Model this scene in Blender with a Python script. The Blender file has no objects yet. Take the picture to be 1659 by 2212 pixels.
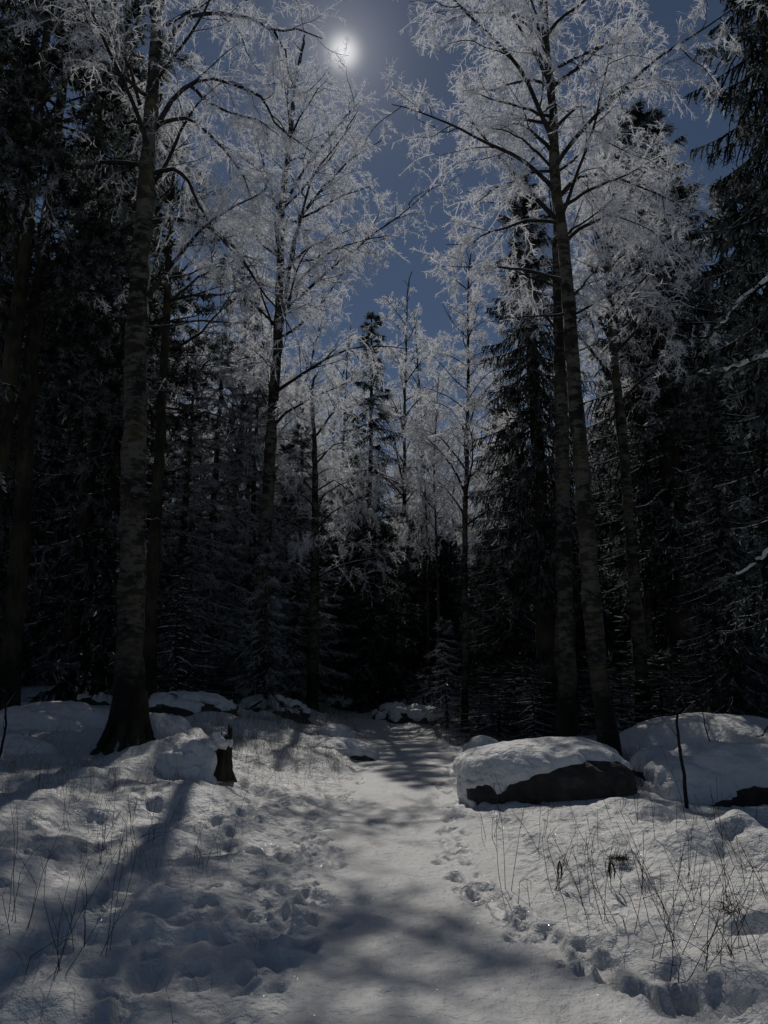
import bpy, math, random
import numpy as np
from mathutils import Vector, Matrix

random.seed(5)
rng = np.random.default_rng(11)
S = bpy.context.scene
COL = S.collection
R = math.radians

# ------------------------------------------------------------------ camera, sky, sun, exposure
CAM = np.array([0.0, 0.0, 1.6])
F_PX = 739.0
PITCH = R(11.85)
cam_d = bpy.data.cameras.new('camera')
cam_d.sensor_fit = 'VERTICAL'
cam_d.angle = 2 * math.atan(512 / F_PX)
cam_d.clip_start = 0.05
cam_d.clip_end = 2000
cam = bpy.data.objects.new('camera', cam_d)
cam.location = CAM
cam.rotation_euler = (math.pi / 2 + PITCH, 0, 0)
COL.objects.link(cam)
S.camera = cam

def ray(X, Y):
    """direction of a point of the photograph (1659 x 2212 grid)"""
    cx = (X * 0.46293 - 384) / F_PX
    cy = (512 - Y * 0.46293) / F_PX
    return np.array([cx, math.cos(PITCH) - cy * math.sin(PITCH), math.sin(PITCH) + cy * math.cos(PITCH)])

def at(X, Y, D):
    d = ray(X, Y)
    return CAM + d * (D / d[1])

sun_dir = ray(742, 112)
sun_dir = sun_dir / np.linalg.norm(sun_dir)
SUN_EL = math.asin(sun_dir[2])
SUN_AZ = math.atan2(sun_dir[0], sun_dir[1])      # from +Y towards +X

SKY_STRENGTH = 0.082
SUN_STRENGTH = 5.0
EXPOSURE = -1.57
world = bpy.data.worlds.new('World')
S.world = world
world.use_nodes = True
nt = world.node_tree
nt.nodes.clear()
sky = nt.nodes.new('ShaderNodeTexSky')
sky.sky_type = 'NISHITA'
sky.sun_disc = False
sky.sun_elevation = SUN_EL
sky.sun_rotation = SUN_AZ
sky.altitude = 2500
sky.air_density = 1.0
sky.dust_density = 0.05
sky.ozone_density = 2.5
bg = nt.nodes.new('ShaderNodeBackground')
bg.inputs['Strength'].default_value = SKY_STRENGTH
# the sun itself: a disc in the sky with the bright air close round it
geo = nt.nodes.new('ShaderNodeTexCoord')
dot = nt.nodes.new('ShaderNodeVectorMath'); dot.operation = 'DOT_PRODUCT'
dot.inputs[1].default_value = tuple(sun_dir)
nrm = nt.nodes.new('ShaderNodeVectorMath'); nrm.operation = 'NORMALIZE'
nt.links.new(geo.outputs['Generated'], nrm.inputs[0])
nt.links.new(nrm.outputs[0], dot.inputs[0])
def wmath(op, a, b=None, c=None):
    n = nt.nodes.new('ShaderNodeMath'); n.operation = op
    for i, v in enumerate((a, b, c)):
        if v is None: continue
        if isinstance(v, (int, float)): n.inputs[i].default_value = v
        else: nt.links.new(v, n.inputs[i])
    return n.outputs[0]
ang = wmath('ARCCOSINE', wmath('MINIMUM', dot.outputs['Value'], 1.0))
r2 = wmath('POWER', wmath('DIVIDE', ang, R(0.95)), 2.6)
disc = wmath('MULTIPLY', wmath('EXPONENT', wmath('MULTIPLY', r2, -1.0)), 1.5)
glow1 = wmath('MULTIPLY', wmath('EXPONENT', wmath('MULTIPLY', ang, -1 / R(2.0))), 0.70)
glow2 = wmath('MULTIPLY', wmath('EXPONENT', wmath('MULTIPLY', ang, -1 / R(10.0))), 0.09)
tot = wmath('ADD', wmath('ADD', disc, glow1), glow2)
bg2 = nt.nodes.new('ShaderNodeBackground')
bg2.inputs['Color'].default_value = (1.0, 0.97, 0.93, 1)
nt.links.new(tot, bg2.inputs['Strength'])
add = nt.nodes.new('ShaderNodeAddShader')
out = nt.nodes.new('ShaderNodeOutputWorld')
hs = nt.nodes.new('ShaderNodeHueSaturation'); hs.inputs['Saturation'].default_value = 0.95
nt.links.new(sky.outputs[0], hs.inputs['Color']); nt.links.new(hs.outputs[0], bg.inputs['Color'])
nt.links.new(bg.outputs[0], add.inputs[0])
nt.links.new(bg2.outputs[0], add.inputs[1])
nt.links.new(add.outputs[0], out.inputs['Surface'])

sun_l = bpy.data.lights.new('sun', 'SUN')
sun_l.energy = SUN_STRENGTH
sun_l.angle = R(0.53)
sun_l.color = (1.0, 0.955, 0.89)
sun_o = bpy.data.objects.new('sun', sun_l)
sun_o.rotation_euler = Vector(sun_dir).to_track_quat('Z', 'Y').to_euler()
sun_o.location = (0, 0, 40)
COL.objects.link(sun_o)

S.view_settings.view_transform = 'Standard'
S.view_settings.look = 'None'
S.view_settings.gamma = 1.0
S.view_settings.use_curve_mapping = False
S.view_settings.exposure = EXPOSURE
S.cycles.max_bounces = 5
S.cycles.diffuse_bounces = 3
S.cycles.glossy_bounces = 2
S.cycles.transmission_bounces = 3
S.cycles.transparent_max_bounces = 8
S.cycles.sample_clamp_indirect = 4.0

# ------------------------------------------------------------------ materials
def new_mat(name):
    m = bpy.data.materials.new(name)
    m.use_nodes = True
    n = m.node_tree.nodes; l = m.node_tree.links
    n.clear()
    o = n.new('ShaderNodeOutputMaterial')
    return m, n, l, o

def nd(n, t, **kw):
    x = n.new(t)
    for k, v in kw.items():
        if k in x.bl_rna.properties: setattr(x, k, v)
        else: x.inputs[k].default_value = v
    return x

def ramp(n, stops):
    r = n.new('ShaderNodeValToRGB')
    e = r.color_ramp.elements
    while len(e) > 1: e.remove(e[0])
    e[0].position, e[0].color = stops[0][0], (*stops[0][1], 1)
    for p, c in stops[1:]:
        q = e.new(p); q.color = (*c, 1)
    return r

def snow_mat(name, lo=(0.67, 0.665, 0.645), hi=(0.84, 0.835, 0.815), grain=90, bump=0.25, litter=0.0, scuff=0.0):
    m, n, l, o = new_mat(name)
    tc = n.new('ShaderNodeTexCoord')
    p = nd(n, 'ShaderNodeBsdfPrincipled', Roughness=0.55)
    p.inputs['Specular IOR Level'].default_value = 0.35
    p.inputs['Subsurface Weight'].default_value = 0.0
    n1 = nd(n, 'ShaderNodeTexNoise', Scale=2.3, Detail=6.0)
    n2 = nd(n, 'ShaderNodeTexNoise', Scale=grain, Detail=3.0)
    n3 = nd(n, 'ShaderNodeTexNoise', Scale=14.0, Detail=5.0)
    for q in (n1, n2, n3): l.new(tc.outputs['Object'], q.inputs['Vector'])
    rm = ramp(n, [(0.3, lo), (0.7, hi)])
    mx = nd(n, 'ShaderNodeMath', operation='MULTIPLY_ADD')
    mx.inputs[1].default_value = 0.5
    l.new(n2.outputs[0], mx.inputs[0])
    hf = nd(n, 'ShaderNodeMath', operation='MULTIPLY'); hf.inputs[1].default_value = 0.5
    l.new(n1.outputs[0], hf.inputs[0]); l.new(hf.outputs[0], mx.inputs[2])
    l.new(mx.outputs[0], rm.inputs[0])
    col = rm.outputs[0]
    if litter > 0:   # bits of bark and needles lying on the snow
        v = nd(n, 'ShaderNodeTexVoronoi', Scale=26.0)
        l.new(tc.outputs['Object'], v.inputs['Vector'])
        lt = nd(n, 'ShaderNodeMath', operation='LESS_THAN'); lt.inputs[1].default_value = litter
        l.new(v.outputs['Distance'], lt.inputs[0])
        sel = nd(n, 'ShaderNodeTexNoise', Scale=3.0)
        l.new(tc.outputs['Object'], sel.inputs['Vector'])
        g = nd(n, 'ShaderNodeMath', operation='GREATER_THAN'); g.inputs[1].default_value = 0.55
        l.new(sel.outputs[0], g.inputs[0])
        mm = nd(n, 'ShaderNodeMath', operation='MULTIPLY')
        l.new(lt.outputs[0], mm.inputs[0]); l.new(g.outputs[0], mm.inputs[1])
        mc = n.new('ShaderNodeMixRGB'); mc.inputs[2].default_value = (0.12, 0.09, 0.06, 1)
        l.new(mm.outputs[0], mc.inputs[0]); l.new(col, mc.inputs[1])
        col = mc.outputs[0]
    if scuff > 0:    # trodden snow gone grey and icy in patches
        s = nd(n, 'ShaderNodeTexNoise', Scale=1.1, Detail=7.0, Roughness=0.65)
        mp = nd(n, 'ShaderNodeMapping'); mp.inputs['Scale'].default_value = (1.0, 0.45, 1)
        l.new(tc.outputs['Object'], mp.inputs[0]); l.new(mp.outputs[0], s.inputs['Vector'])
        sr = ramp(n, [(0.42, (0, 0, 0)), (0.68, (1, 1, 1))])
        l.new(s.outputs[0], sr.inputs[0])
        sm = nd(n, 'ShaderNodeMath', operation='MULTIPLY'); sm.inputs[1].default_value = scuff
        l.new(sr.outputs[0], sm.inputs[0])
        mc = n.new('ShaderNodeMixRGB'); mc.inputs[2].default_value = (0.47, 0.465, 0.45, 1)
        l.new(sm.outputs[0], mc.inputs[0]); l.new(col, mc.inputs[1])
        col = mc.outputs[0]
    l.new(col, p.inputs['Base Color'])
    b1 = nd(n, 'ShaderNodeBump', Strength=min(1, bump * 1.6), Distance=0.014)
    b2 = nd(n, 'ShaderNodeBump', Strength=min(1, bump * 2.2), Distance=0.06)
    l.new(n2.outputs[0], b1.inputs['Height']); l.new(n3.outputs[0], b2.inputs['Height'])
    l.new(b2.outputs[0], b1.inputs['Normal']); l.new(b1.outputs[0], p.inputs['Normal'])
    # ice crystals: tiny flat mirrors at random tilts, a few of which catch the sun
    v = nd(n, 'ShaderNodeTexVoronoi', Scale=105.0)
    l.new(tc.outputs['Object'], v.inputs['Vector'])
    sub = nd(n, 'ShaderNodeVectorMath', operation='SUBTRACT'); sub.inputs[1].default_value = (0.5, 0.5, 0.5)
    l.new(v.outputs['Color'], sub.inputs[0])
    sc = nd(n, 'ShaderNodeVectorMath', operation='SCALE'); sc.inputs['Scale'].default_value = 1.6
    l.new(sub.outputs[0], sc.inputs[0])
    gn = n.new('ShaderNodeNewGeometry')
    ad = nd(n, 'ShaderNodeVectorMath', operation='ADD')
    l.new(sc.outputs[0], ad.inputs[0]); l.new(gn.outputs['Normal'], ad.inputs[1])
    no = nd(n, 'ShaderNodeVectorMath', operation='NORMALIZE'); l.new(ad.outputs[0], no.inputs[0])
    gl = nd(n, 'ShaderNodeBsdfGlossy', Roughness=0.16); l.new(no.outputs[0], gl.inputs['Normal'])
    near = nd(n, 'ShaderNodeMath', operation='LESS_THAN'); near.inputs[1].default_value = 0.20
    l.new(v.outputs['Distance'], near.inputs[0])
    fac = nd(n, 'ShaderNodeMath', operation='MULTIPLY'); fac.inputs[1].default_value = 0.07
    l.new(near.outputs[0], fac.inputs[0])
    ms = n.new('ShaderNodeMixShader')
    l.new(fac.outputs[0], ms.inputs[0]); l.new(p.outputs[0], ms.inputs[1]); l.new(gl.outputs[0], ms.inputs[2])
    l.new(ms.outputs[0], o.inputs['Surface'])
    return m

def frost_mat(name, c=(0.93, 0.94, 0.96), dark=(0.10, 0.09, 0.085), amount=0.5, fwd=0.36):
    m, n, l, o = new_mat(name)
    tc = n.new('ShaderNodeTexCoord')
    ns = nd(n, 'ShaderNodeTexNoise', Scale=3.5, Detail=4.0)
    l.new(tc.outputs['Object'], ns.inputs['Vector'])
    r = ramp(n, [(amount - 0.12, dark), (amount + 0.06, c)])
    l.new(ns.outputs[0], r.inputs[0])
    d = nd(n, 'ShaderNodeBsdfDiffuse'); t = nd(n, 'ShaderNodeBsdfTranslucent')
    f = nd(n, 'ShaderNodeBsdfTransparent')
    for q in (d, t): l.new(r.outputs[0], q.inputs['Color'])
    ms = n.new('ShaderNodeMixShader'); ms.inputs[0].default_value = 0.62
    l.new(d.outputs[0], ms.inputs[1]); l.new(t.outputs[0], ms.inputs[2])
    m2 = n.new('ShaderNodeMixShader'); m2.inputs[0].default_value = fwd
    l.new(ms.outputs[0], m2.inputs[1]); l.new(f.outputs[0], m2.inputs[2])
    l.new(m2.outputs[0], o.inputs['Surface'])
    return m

def bark_mat(name, light, dark, zs=1.0, snow=0.55, birch=True, moss=0.0):
    m, n, l, o = new_mat(name)
    tc = n.new('ShaderNodeTexCoord')
    p = nd(n, 'ShaderNodeBsdfPrincipled', Roughness=0.85)
    p.inputs['Specular IOR Level'].default_value = 0.2
    mp = nd(n, 'ShaderNodeMapping')
    mp.inputs['Scale'].default_value = (4.5, 4.5, 13.0 * zs) if birch else (14, 14, 2.2)
    l.new(tc.outputs['Object'], mp.inputs[0])
    a = nd(n, 'ShaderNodeTexNoise', Scale=1.0, Detail=6.0, Roughness=0.7)
    l.new(mp.outputs[0], a.inputs['Vector'])
    r = ramp(n, [(0.44, dark), (0.56, light), (0.72, tuple(v * 1.15 for v in light))])
    big = nd(n, 'ShaderNodeTexNoise', Scale=1.7, Detail=5.0, Roughness=0.7)      # whole stretches of rough dark bark
    l.new(tc.outputs['Object'], big.inputs['Vector'])
    bm = nd(n, 'ShaderNodeMath', operation='MULTIPLY_ADD'); bm.inputs[1].default_value = 0.9
    bs = nd(n, 'ShaderNodeMath', operation='SUBTRACT'); bs.inputs[1].default_value = 0.52
    l.new(big.outputs[0], bs.inputs[0]); l.new(bs.outputs[0], bm.inputs[0]); l.new(a.outputs[0], bm.inputs[2])
    l.new(bm.outputs[0], r.inputs[0])
    col = r.outputs[0]
    if birch:    # coarse blackish bark round the foot of the tree
        zx = n.new('ShaderNodeSeparateXYZ'); l.new(tc.outputs['Object'], zx.inputs[0])
        zn = nd(n, 'ShaderNodeMath', operation='MULTIPLY_ADD'); zn.inputs[1].default_value = 3.0
        l.new(a.outputs[0], zn.inputs[0]); l.new(zx.outputs['Z'], zn.inputs[2])
        zr = nd(n, 'ShaderNodeMapRange'); zr.inputs[1].default_value = 2.0; zr.inputs[2].default_value = 4.0
        l.new(zn.outputs[0], zr.inputs[0])
        zm = n.new('ShaderNodeMixRGB'); zm.inputs[1].default_value = (*dark, 1)
        l.new(zr.outputs[0], zm.inputs[0]); l.new(col, zm.inputs[2]); col = zm.outputs[0]
    b = nd(n, 'ShaderNodeTexNoise', Scale=9.0, Detail=5.0)
    l.new(tc.outputs['Object'], b.inputs['Vector'])
    if moss:
        q = nd(n, 'ShaderNodeTexNoise', Scale=1.6, Detail=5.0)
        l.new(tc.outputs['Object'], q.inputs['Vector'])
        qr = ramp(n, [(0.45, (0, 0, 0)), (0.62, (moss,) * 3)])
        l.new(q.outputs[0], qr.inputs[0])
        mc = n.new('ShaderNodeMixRGB'); mc.inputs[2].default_value = (0.13, 0.12, 0.06, 1)
        l.new(qr.outputs[0], mc.inputs[0]); l.new(col, mc.inputs[1]); col = mc.outputs[0]
    # rime and snow lodged on upward faces and in patches
    g = n.new('ShaderNodeNewGeometry')
    sx = n.new('ShaderNodeSeparateXYZ'); l.new(g.outputs['Normal'], sx.inputs[0])
    k = nd(n, 'ShaderNodeMath', operation='MULTIPLY_ADD'); k.inputs[1].default_value = 0.6
    l.new(b.outputs[0], k.inputs[0]); l.new(sx.outputs['Z'], k.inputs[2])
    sr = ramp(n, [(min(0.98, snow + 0.22), (0, 0, 0)), (min(1.0, snow + 0.40), (1, 1, 1))])
    l.new(k.outputs[0], sr.inputs[0])
    mc = n.new('ShaderNodeMixRGB'); mc.inputs[2].default_value = (0.78, 0.79, 0.81, 1)
    l.new(sr.outputs[0], mc.inputs[0]); l.new(col, mc.inputs[1])
    l.new(mc.outputs[0], p.inputs['Base Color'])
    bp = nd(n, 'ShaderNodeBump', Strength=0.8, Distance=0.03)
    l.new(a.outputs[0], bp.inputs['Height']); l.new(bp.outputs[0], p.inputs['Normal'])
    l.new(p.outputs[0], o.inputs['Surface'])
    return m

def rock_mat(name):
    m, n, l, o = new_mat(name)
    tc = n.new('ShaderNodeTexCoord')
    p = nd(n, 'ShaderNodeBsdfPrincipled', Roughness=0.9)
    a = nd(n, 'ShaderNodeTexNoise', Scale=3.0, Detail=9.0, Roughness=0.7)
    v = nd(n, 'ShaderNodeTexNoise', Scale=16.0, Detail=5.0)
    l.new(tc.outputs['Object'], a.inputs['Vector']); l.new(tc.outputs['Object'], v.inputs['Vector'])
    r = ramp(n, [(0.35, (0.02, 0.019, 0.017)), (0.55, (0.05, 0.048, 0.04)), (0.72, (0.12, 0.115, 0.10))])
    l.new(a.outputs[0], r.inputs[0])
    l.new(r.outputs[0], p.inputs['Base Color'])
    bp = nd(n, 'ShaderNodeBump', Strength=0.9, Distance=0.05)
    l.new(v.outputs[0], bp.inputs['Height']); l.new(bp.outputs[0], p.inputs['Normal'])
    l.new(p.outputs[0], o.inputs['Surface'])
    return m

def plain_mat(name, c, c2=None, scale=8.0, rough=0.85, trans=0.0):
    m, n, l, o = new_mat(name)
    tc = n.new('ShaderNodeTexCoord')
    a = nd(n, 'ShaderNodeTexNoise', Scale=scale, Detail=4.0)
    l.new(tc.outputs['Object'], a.inputs['Vector'])
    r = ramp(n, [(0.4, c), (0.6, c2 or c)])
    l.new(a.outputs[0], r.inputs[0])
    d = nd(n, 'ShaderNodeBsdfDiffuse'); l.new(r.outputs[0], d.inputs['Color'])
    if trans:
        t = nd(n, 'ShaderNodeBsdfTranslucent'); l.new(r.outputs[0], t.inputs['Color'])
        ms = n.new('ShaderNodeMixShader'); ms.inputs[0].default_value = trans
        l.new(d.outputs[0], ms.inputs[1]); l.new(t.outputs[0], ms.inputs[2])
        l.new(ms.outputs[0], o.inputs['Surface'])
    else:
        l.new(d.outputs[0], o.inputs['Surface'])
    return m

M_SNOW = snow_mat('snow', bump=0.35, litter=0.035)
M_PATH = snow_mat('trodden_snow', lo=(0.62, 0.615, 0.60), hi=(0.82, 0.815, 0.80), grain=60, bump=0.26, litter=0.02, scuff=0.55)
M_CAP = snow_mat('fresh_snow', lo=(0.75, 0.745, 0.73), hi=(0.87, 0.865, 0.85), bump=0.3)
M_FROST = frost_mat('frosted_twigs', amount=0.30)
M_FROST2 = frost_mat('lightly_frosted_twigs', c=(0.62, 0.64, 0.68), amount=0.47)
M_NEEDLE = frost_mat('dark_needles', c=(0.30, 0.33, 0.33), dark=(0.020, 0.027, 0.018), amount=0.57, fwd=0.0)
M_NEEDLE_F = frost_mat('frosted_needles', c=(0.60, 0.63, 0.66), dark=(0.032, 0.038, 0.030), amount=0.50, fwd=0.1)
M_BIRCH = bark_mat('birch_bark', (0.105, 0.10, 0.088), (0.016, 0.014, 0.013), moss=0.3)
M_LIMB = bark_mat('birch_limb_bark', (0.04, 0.036, 0.034), (0.02, 0.018, 0.017), snow=0.68)
M_PINE = bark_mat('conifer_bark', (0.038, 0.033, 0.027), (0.014, 0.012, 0.010), birch=False, moss=0.3, snow=0.7)
M_ROCK = rock_mat('dark_rock')
M_STALK = plain_mat('dry_stalk', (0.04, 0.032, 0.026), (0.08, 0.062, 0.045))
M_GRASS = plain_mat('dry_grass', (0.20, 0.17, 0.12), (0.34, 0.31, 0.25), trans=0.3)

# ------------------------------------------------------------------ helpers
def link_mesh(name, V, F, mats, parent=None, smooth=True, midx=None):
    me = bpy.data.meshes.new(name)
    V = np.ascontiguousarray(V, dtype=np.float32); F = np.asarray(F, dtype=np.int32)
    k = F.shape[1]
    me.vertices.add(len(V)); me.vertices.foreach_set('co', V.ravel())
    me.loops.add(F.size); me.loops.foreach_set('vertex_index', F.ravel())
    me.polygons.add(len(F)); me.polygons.foreach_set('loop_start', np.arange(len(F), dtype=np.int32) * k)
    if not isinstance(mats, (list, tuple)): mats = [mats]
    for m in mats: me.materials.append(m)
    if midx is not None: me.polygons.foreach_set('material_index', np.asarray(midx, dtype=np.int32))
    me.update(calc_edges=True)
    me.polygons.foreach_set('use_smooth', np.full(len(F), smooth))
    o = bpy.data.objects.new(name, me)
    COL.objects.link(o)
    if parent is not None: o.parent = parent
    return o

def thing(name, label, cat, loc=(0, 0, 0), rz=0.0, group=None):
    o = bpy.data.objects.new(name, None)
    o.empty_display_size = 0.3
    COL.objects.link(o)
    o.location = tuple(float(v) for v in loc); o.rotation_euler = (0, 0, rz)
    o['label'] = label; o['category'] = cat
    if group: o['group'] = group
    return o

def tag(o, label, cat, group=None, kind=None):
    o['label'] = label
    if cat: o['category'] = cat
    if group: o['group'] = group
    if kind: o['kind'] = kind
    return o

def dup(root, loc, rz, scale, label, group=None):
    r = root.copy(); COL.objects.link(r)
    r.location = tuple(float(v) for v in loc); r.rotation_euler = (0, 0, rz)
    r.scale = scale if isinstance(scale, (tuple, list)) else (scale,) * 3
    r['label'] = label
    if group: r['group'] = group
    elif 'group' in r: del r['group']
    for ch in list(root.children):
        if ch.name.split('.')[0] in ('bough', 'snow_load', 'needle_spray'): continue
        c = ch.copy(); COL.objects.link(c); c.parent = r
    return r

def tubes(P, Rd, sides=3, flat=1.0):
    """P (N,K,3), Rd (N,K) -> verts, quads"""
    N, K, _ = P.shape
    T = np.gradient(P, axis=1)
    T /= np.linalg.norm(T, axis=2, keepdims=True) + 1e-9
    ref = np.where(np.abs(T[:, :1, 2:3]) < 0.8, np.array([0, 0, 1.0]), np.array([1.0, 0, 0]))
    A = np.cross(T, np.broadcast_to(ref, T.shape)); A /= np.linalg.norm(A, axis=2, keepdims=True) + 1e-9
    B = np.cross(T, A)
    a = np.arange(sides) * 2 * np.pi / sides
    V = (P[:, :, None, :] + Rd[:, :, None, None] * (np.cos(a)[None, None, :, None] * A[:, :, None, :]
         + flat * np.sin(a)[None, None, :, None] * B[:, :, None, :]))
    i = (np.arange(N)[:, None, None] * K + np.arange(K - 1)[None, :, None]) * sides
    j = np.arange(sides)[None, None, :]; j2 = (j + 1) % sides
    F = np.stack([i + j, i + j2, i + sides + j2, i + sides + j], axis=-1).reshape(-1, 4)
    return V.reshape(-1, 3), F

def ribbons(P, Rd, g):
    """rime feathers: flat crystals along each twig, every one turned its own way"""
    N, K, _ = P.shape
    T = np.gradient(P, axis=1); T /= np.linalg.norm(T, axis=2, keepdims=True) + 1e-9
    A = unit(np.cross(T, np.broadcast_to(unit(g.normal(size=(N, 1, 3))), T.shape)))
    V = np.stack([P + A * Rd[..., None], P - A * Rd[..., None]], 2)
    i = (np.arange(N)[:, None] * K + np.arange(K - 1)[None, :]) * 2
    F = np.stack([i, i + 1, i + 3, i + 2], -1).reshape(-1, 4)
    return V.reshape(-1, 3), F

def join(parts):
    V, F, M, off = [], [], [], 0
    for v, f, m in parts:
        V.append(v); F.append(f + off); M.append(np.full(len(f), m)); off += len(v)
    return np.concatenate(V), np.concatenate(F), np.concatenate(M)

def unit(v): return v / (np.linalg.norm(v, axis=-1, keepdims=True) + 1e-9)

def sample_line(P, t):
    """P (N,K,3), t (N,) in 0..1"""
    K = P.shape[1]; f = t * (K - 1); i = np.minimum(f.astype(int), K - 2); w = (f - i)[:, None]
    n = np.arange(len(P))
    return P[n, i] * (1 - w) + P[n, i + 1] * w, unit(P[n, i + 1] - P[n, i])

def resample(pts, K):
    pts = np.asarray(pts, float)
    d = np.concatenate([[0], np.cumsum(np.linalg.norm(np.diff(pts, axis=0), axis=1))])
    s = np.linspace(0, d[-1], K)
    return np.stack([np.interp(s, d, pts[:, i]) for i in range(3)], axis=1)

def grow(P, n, length, K, g, t0=0.15, t1=1.0, ang=(35, 70), grav=0.1, jit=0.2, taper=0.5, up=0.0):
    N = len(P)
    Pr = np.repeat(P, n, axis=0)
    t = np.tile((np.arange(n) + 0.5) / n, N) + g.uniform(-0.5, 0.5, N * n) / n
    t = t0 + (t1 - t0) * np.clip(t, 0, 1)
    p, T = sample_line(Pr, t)
    q = unit(np.cross(T, unit(g.normal(size=(N * n, 3)))))
    a = np.radians(g.uniform(ang[0], ang[1], N * n))[:, None]
    d = np.cos(a) * T + np.sin(a) * q
    d[:, 2] += up; d = unit(d)
    if np.ndim(length) == 0: L = np.full(N * n, float(length))
    else: L = np.repeat(length, n)
    L = L * g.uniform(0.55, 1.25, N * n) * (1 - taper * t)
    C = np.empty((N * n, K, 3)); C[:, 0] = p
    for k in range(1, K):
        d = d + g.normal(size=d.shape) * jit
        d[:, 2] -= grav
        d = unit(d)
        C[:, k] = C[:, k - 1] + d * (L / (K - 1))[:, None]
    return C, L

def taper(N, K, r0, r1, p=1.0):
    s = np.linspace(0, 1, K) ** p
    r0 = np.broadcast_to(np.asarray(r0, float), (N,))[:, None]
    return r0 * (1 - s) + np.broadcast_to(np.asarray(r1, float), (N,))[:, None] * s

# value noise -------------------------------------------------------
def _hash(ix, iy, seed):
    h = (ix.astype(np.int64) * 374761393 + iy.astype(np.int64) * 668265263 + seed * 974711) & 0xffffffff
    h = ((h ^ (h >> 13)) * 1274126177) & 0xffffffff
    return ((h ^ (h >> 16)) & 0xffff) / 65535.0
def vnoise(x, y, seed=0):
    ix = np.floor(x); iy = np.floor(y); fx = x - ix; fy = y - iy
    fx = fx * fx * fx * (fx * (fx * 6 - 15) + 10); fy = fy * fy * fy * (fy * (fy * 6 - 15) + 10)
    a = _hash(ix, iy, seed); b = _hash(ix + 1, iy, seed); c = _hash(ix, iy + 1, seed); d = _hash(ix + 1, iy + 1, seed)
    return (a * (1 - fx) + b * fx) * (1 - fy) + (c * (1 - fx) + d * fx) * fy - 0.5
def fbm(x, y, seed=0, oct=4):
    s = 0; a = 1.0
    for i in range(oct):
        s = s + a * vnoise(x * 2 ** i + 13.7 * i + 31.3, y * 2 ** i - 7.1 * i + 17.9, seed + i); a *= 0.5
    return s
def sstep(a, b, x):
    t = np.clip((x - a) / (b - a), 0, 1); return t * t * (3 - 2 * t)

# ------------------------------------------------------------------ terrain
def path_x(y):
    return np.interp(y, [-20, 0, 4, 5.5, 10.6, 17, 20, 24, 30, 40, 70], [1.6, .75, .50, .32, .22, .55, .35, -.35, -1.2, -1.6, 1.0])
def path_w(y):
    return np.interp(y, [0, 4, 5, 10, 17, 25, 40], [1.1, 1.05, .88, .86, .85, .65, .5])
def base_h(x, y):
    px = path_x(y); d = x - px
    z = np.interp(y, [-50, 0, 14, 17, 19.5, 22, 27, 35, 60, 150, 400], [-.3, 0, 0, .03, -.10, .0, .20, .50, 1.2, 3, 9])
    lft = sstep(0.9, 4.0, -d) * np.interp(y, [-5, 3, 6, 12, 25, 60], [.05, .08, .2, .46, .85, .8])
    lft = lft + sstep(6, 14, -d) * 0.3 * sstep(8, 20, y)
    rgt = sstep(1.0, 3.0, d) * np.interp(y, [-5, 3, 6, 9, 12, 30], [.0, .0, .05, .08, .10, .1])
    return z + lft + rgt
# trodden holes: (x, y, rx, ry, angle, depth)
PITS = []
def flat_at(X, Y):
    d = ray(X, Y); t = -CAM[2] / d[2]
    p = CAM + d * t
    for _ in range(6):
        zz = float(base_h(np.array(p[0]), np.array(p[1]))); p = CAM + d * ((zz - CAM[2]) / d[2])
    return p
def trail(way, n, spread, size, depth, g):
    pts = np.array([flat_at(*w)[:2] for w in way])
    d = np.concatenate([[0], np.cumsum(np.linalg.norm(np.diff(pts, axis=0), axis=1))])
    for k in range(n):
        s = g.uniform(0, d[-1])
        x = np.interp(s, d, pts[:, 0]) + g.normal() * spread; y = np.interp(s, d, pts[:, 1]) + g.normal() * spread
        r = size * g.uniform(0.55, 1.25)
        PITS.append((x, y, r, r * g.uniform(0.9, 2.1), g.uniform(-0.7, 0.7), depth * g.uniform(0.6, 1.4)))
g0 = np.random.default_rng(3)
trail([(985, 1650), (990, 1720), (972, 1790), (975, 1850), (1040, 1900), (1090, 1950)], 80, .09, .055, .045, g0)
trail([(1040, 1900), (1090, 1950), (1150, 2000), (1280, 2050), (1350, 2110), (1500, 2140), (1640, 2190)], 75, .07, .06, .06, g0)
trail([(775, 1650), (740, 1700), (700, 1750), (650, 1850), (640, 1900)], 75, .12, .05, .045, g0)
trail([(640, 1900), (650, 2000), (560, 2080), (480, 2120)], 26, .14, .07, .06, g0)
trail([(380, 1740), (480, 1800), (600, 1830), (700, 1850)], 22, .12, .07, .05, g0)
trail([(250, 1980), (400, 1975), (520, 1985), (640, 1960)], 26, .05, .10, .05, g0)
trail([(100, 1760), (260, 1850), (240, 2030), (270, 2080)], 14, .2, .06, .06, g0)
trail([(1000, 1720), (1150, 1740), (1300, 1760), (1500, 1820)], 26, .35, .06, .05, g0)
trail([(620, 1700), (560, 1780), (600, 1880), (560, 1960)], 30, .22, .06, .06, g0)
trail([(30, 1780), (140, 1900), (120, 2020), (220, 2160)], 16, .2, .07, .07, g0)
trail([(300, 1700), (420, 1760), (520, 1740), (640, 1790)], 24, .16, .06, .055, g0)
trail([(870, 2150), (820, 2000), (860, 1850), (880, 1700)], 40, .25, .07, .010, g0)
PITS += [(*flat_at(270, 2140)[:2], .06, .10, .2, .09), (*flat_at(420, 2075)[:2], .09, .06, .5, .08),
         (*flat_at(560, 2050)[:2], .10, .05, .0, .07), (*flat_at(1265, 2050)[:2], .22, .09, -.5, .07)]
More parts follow.
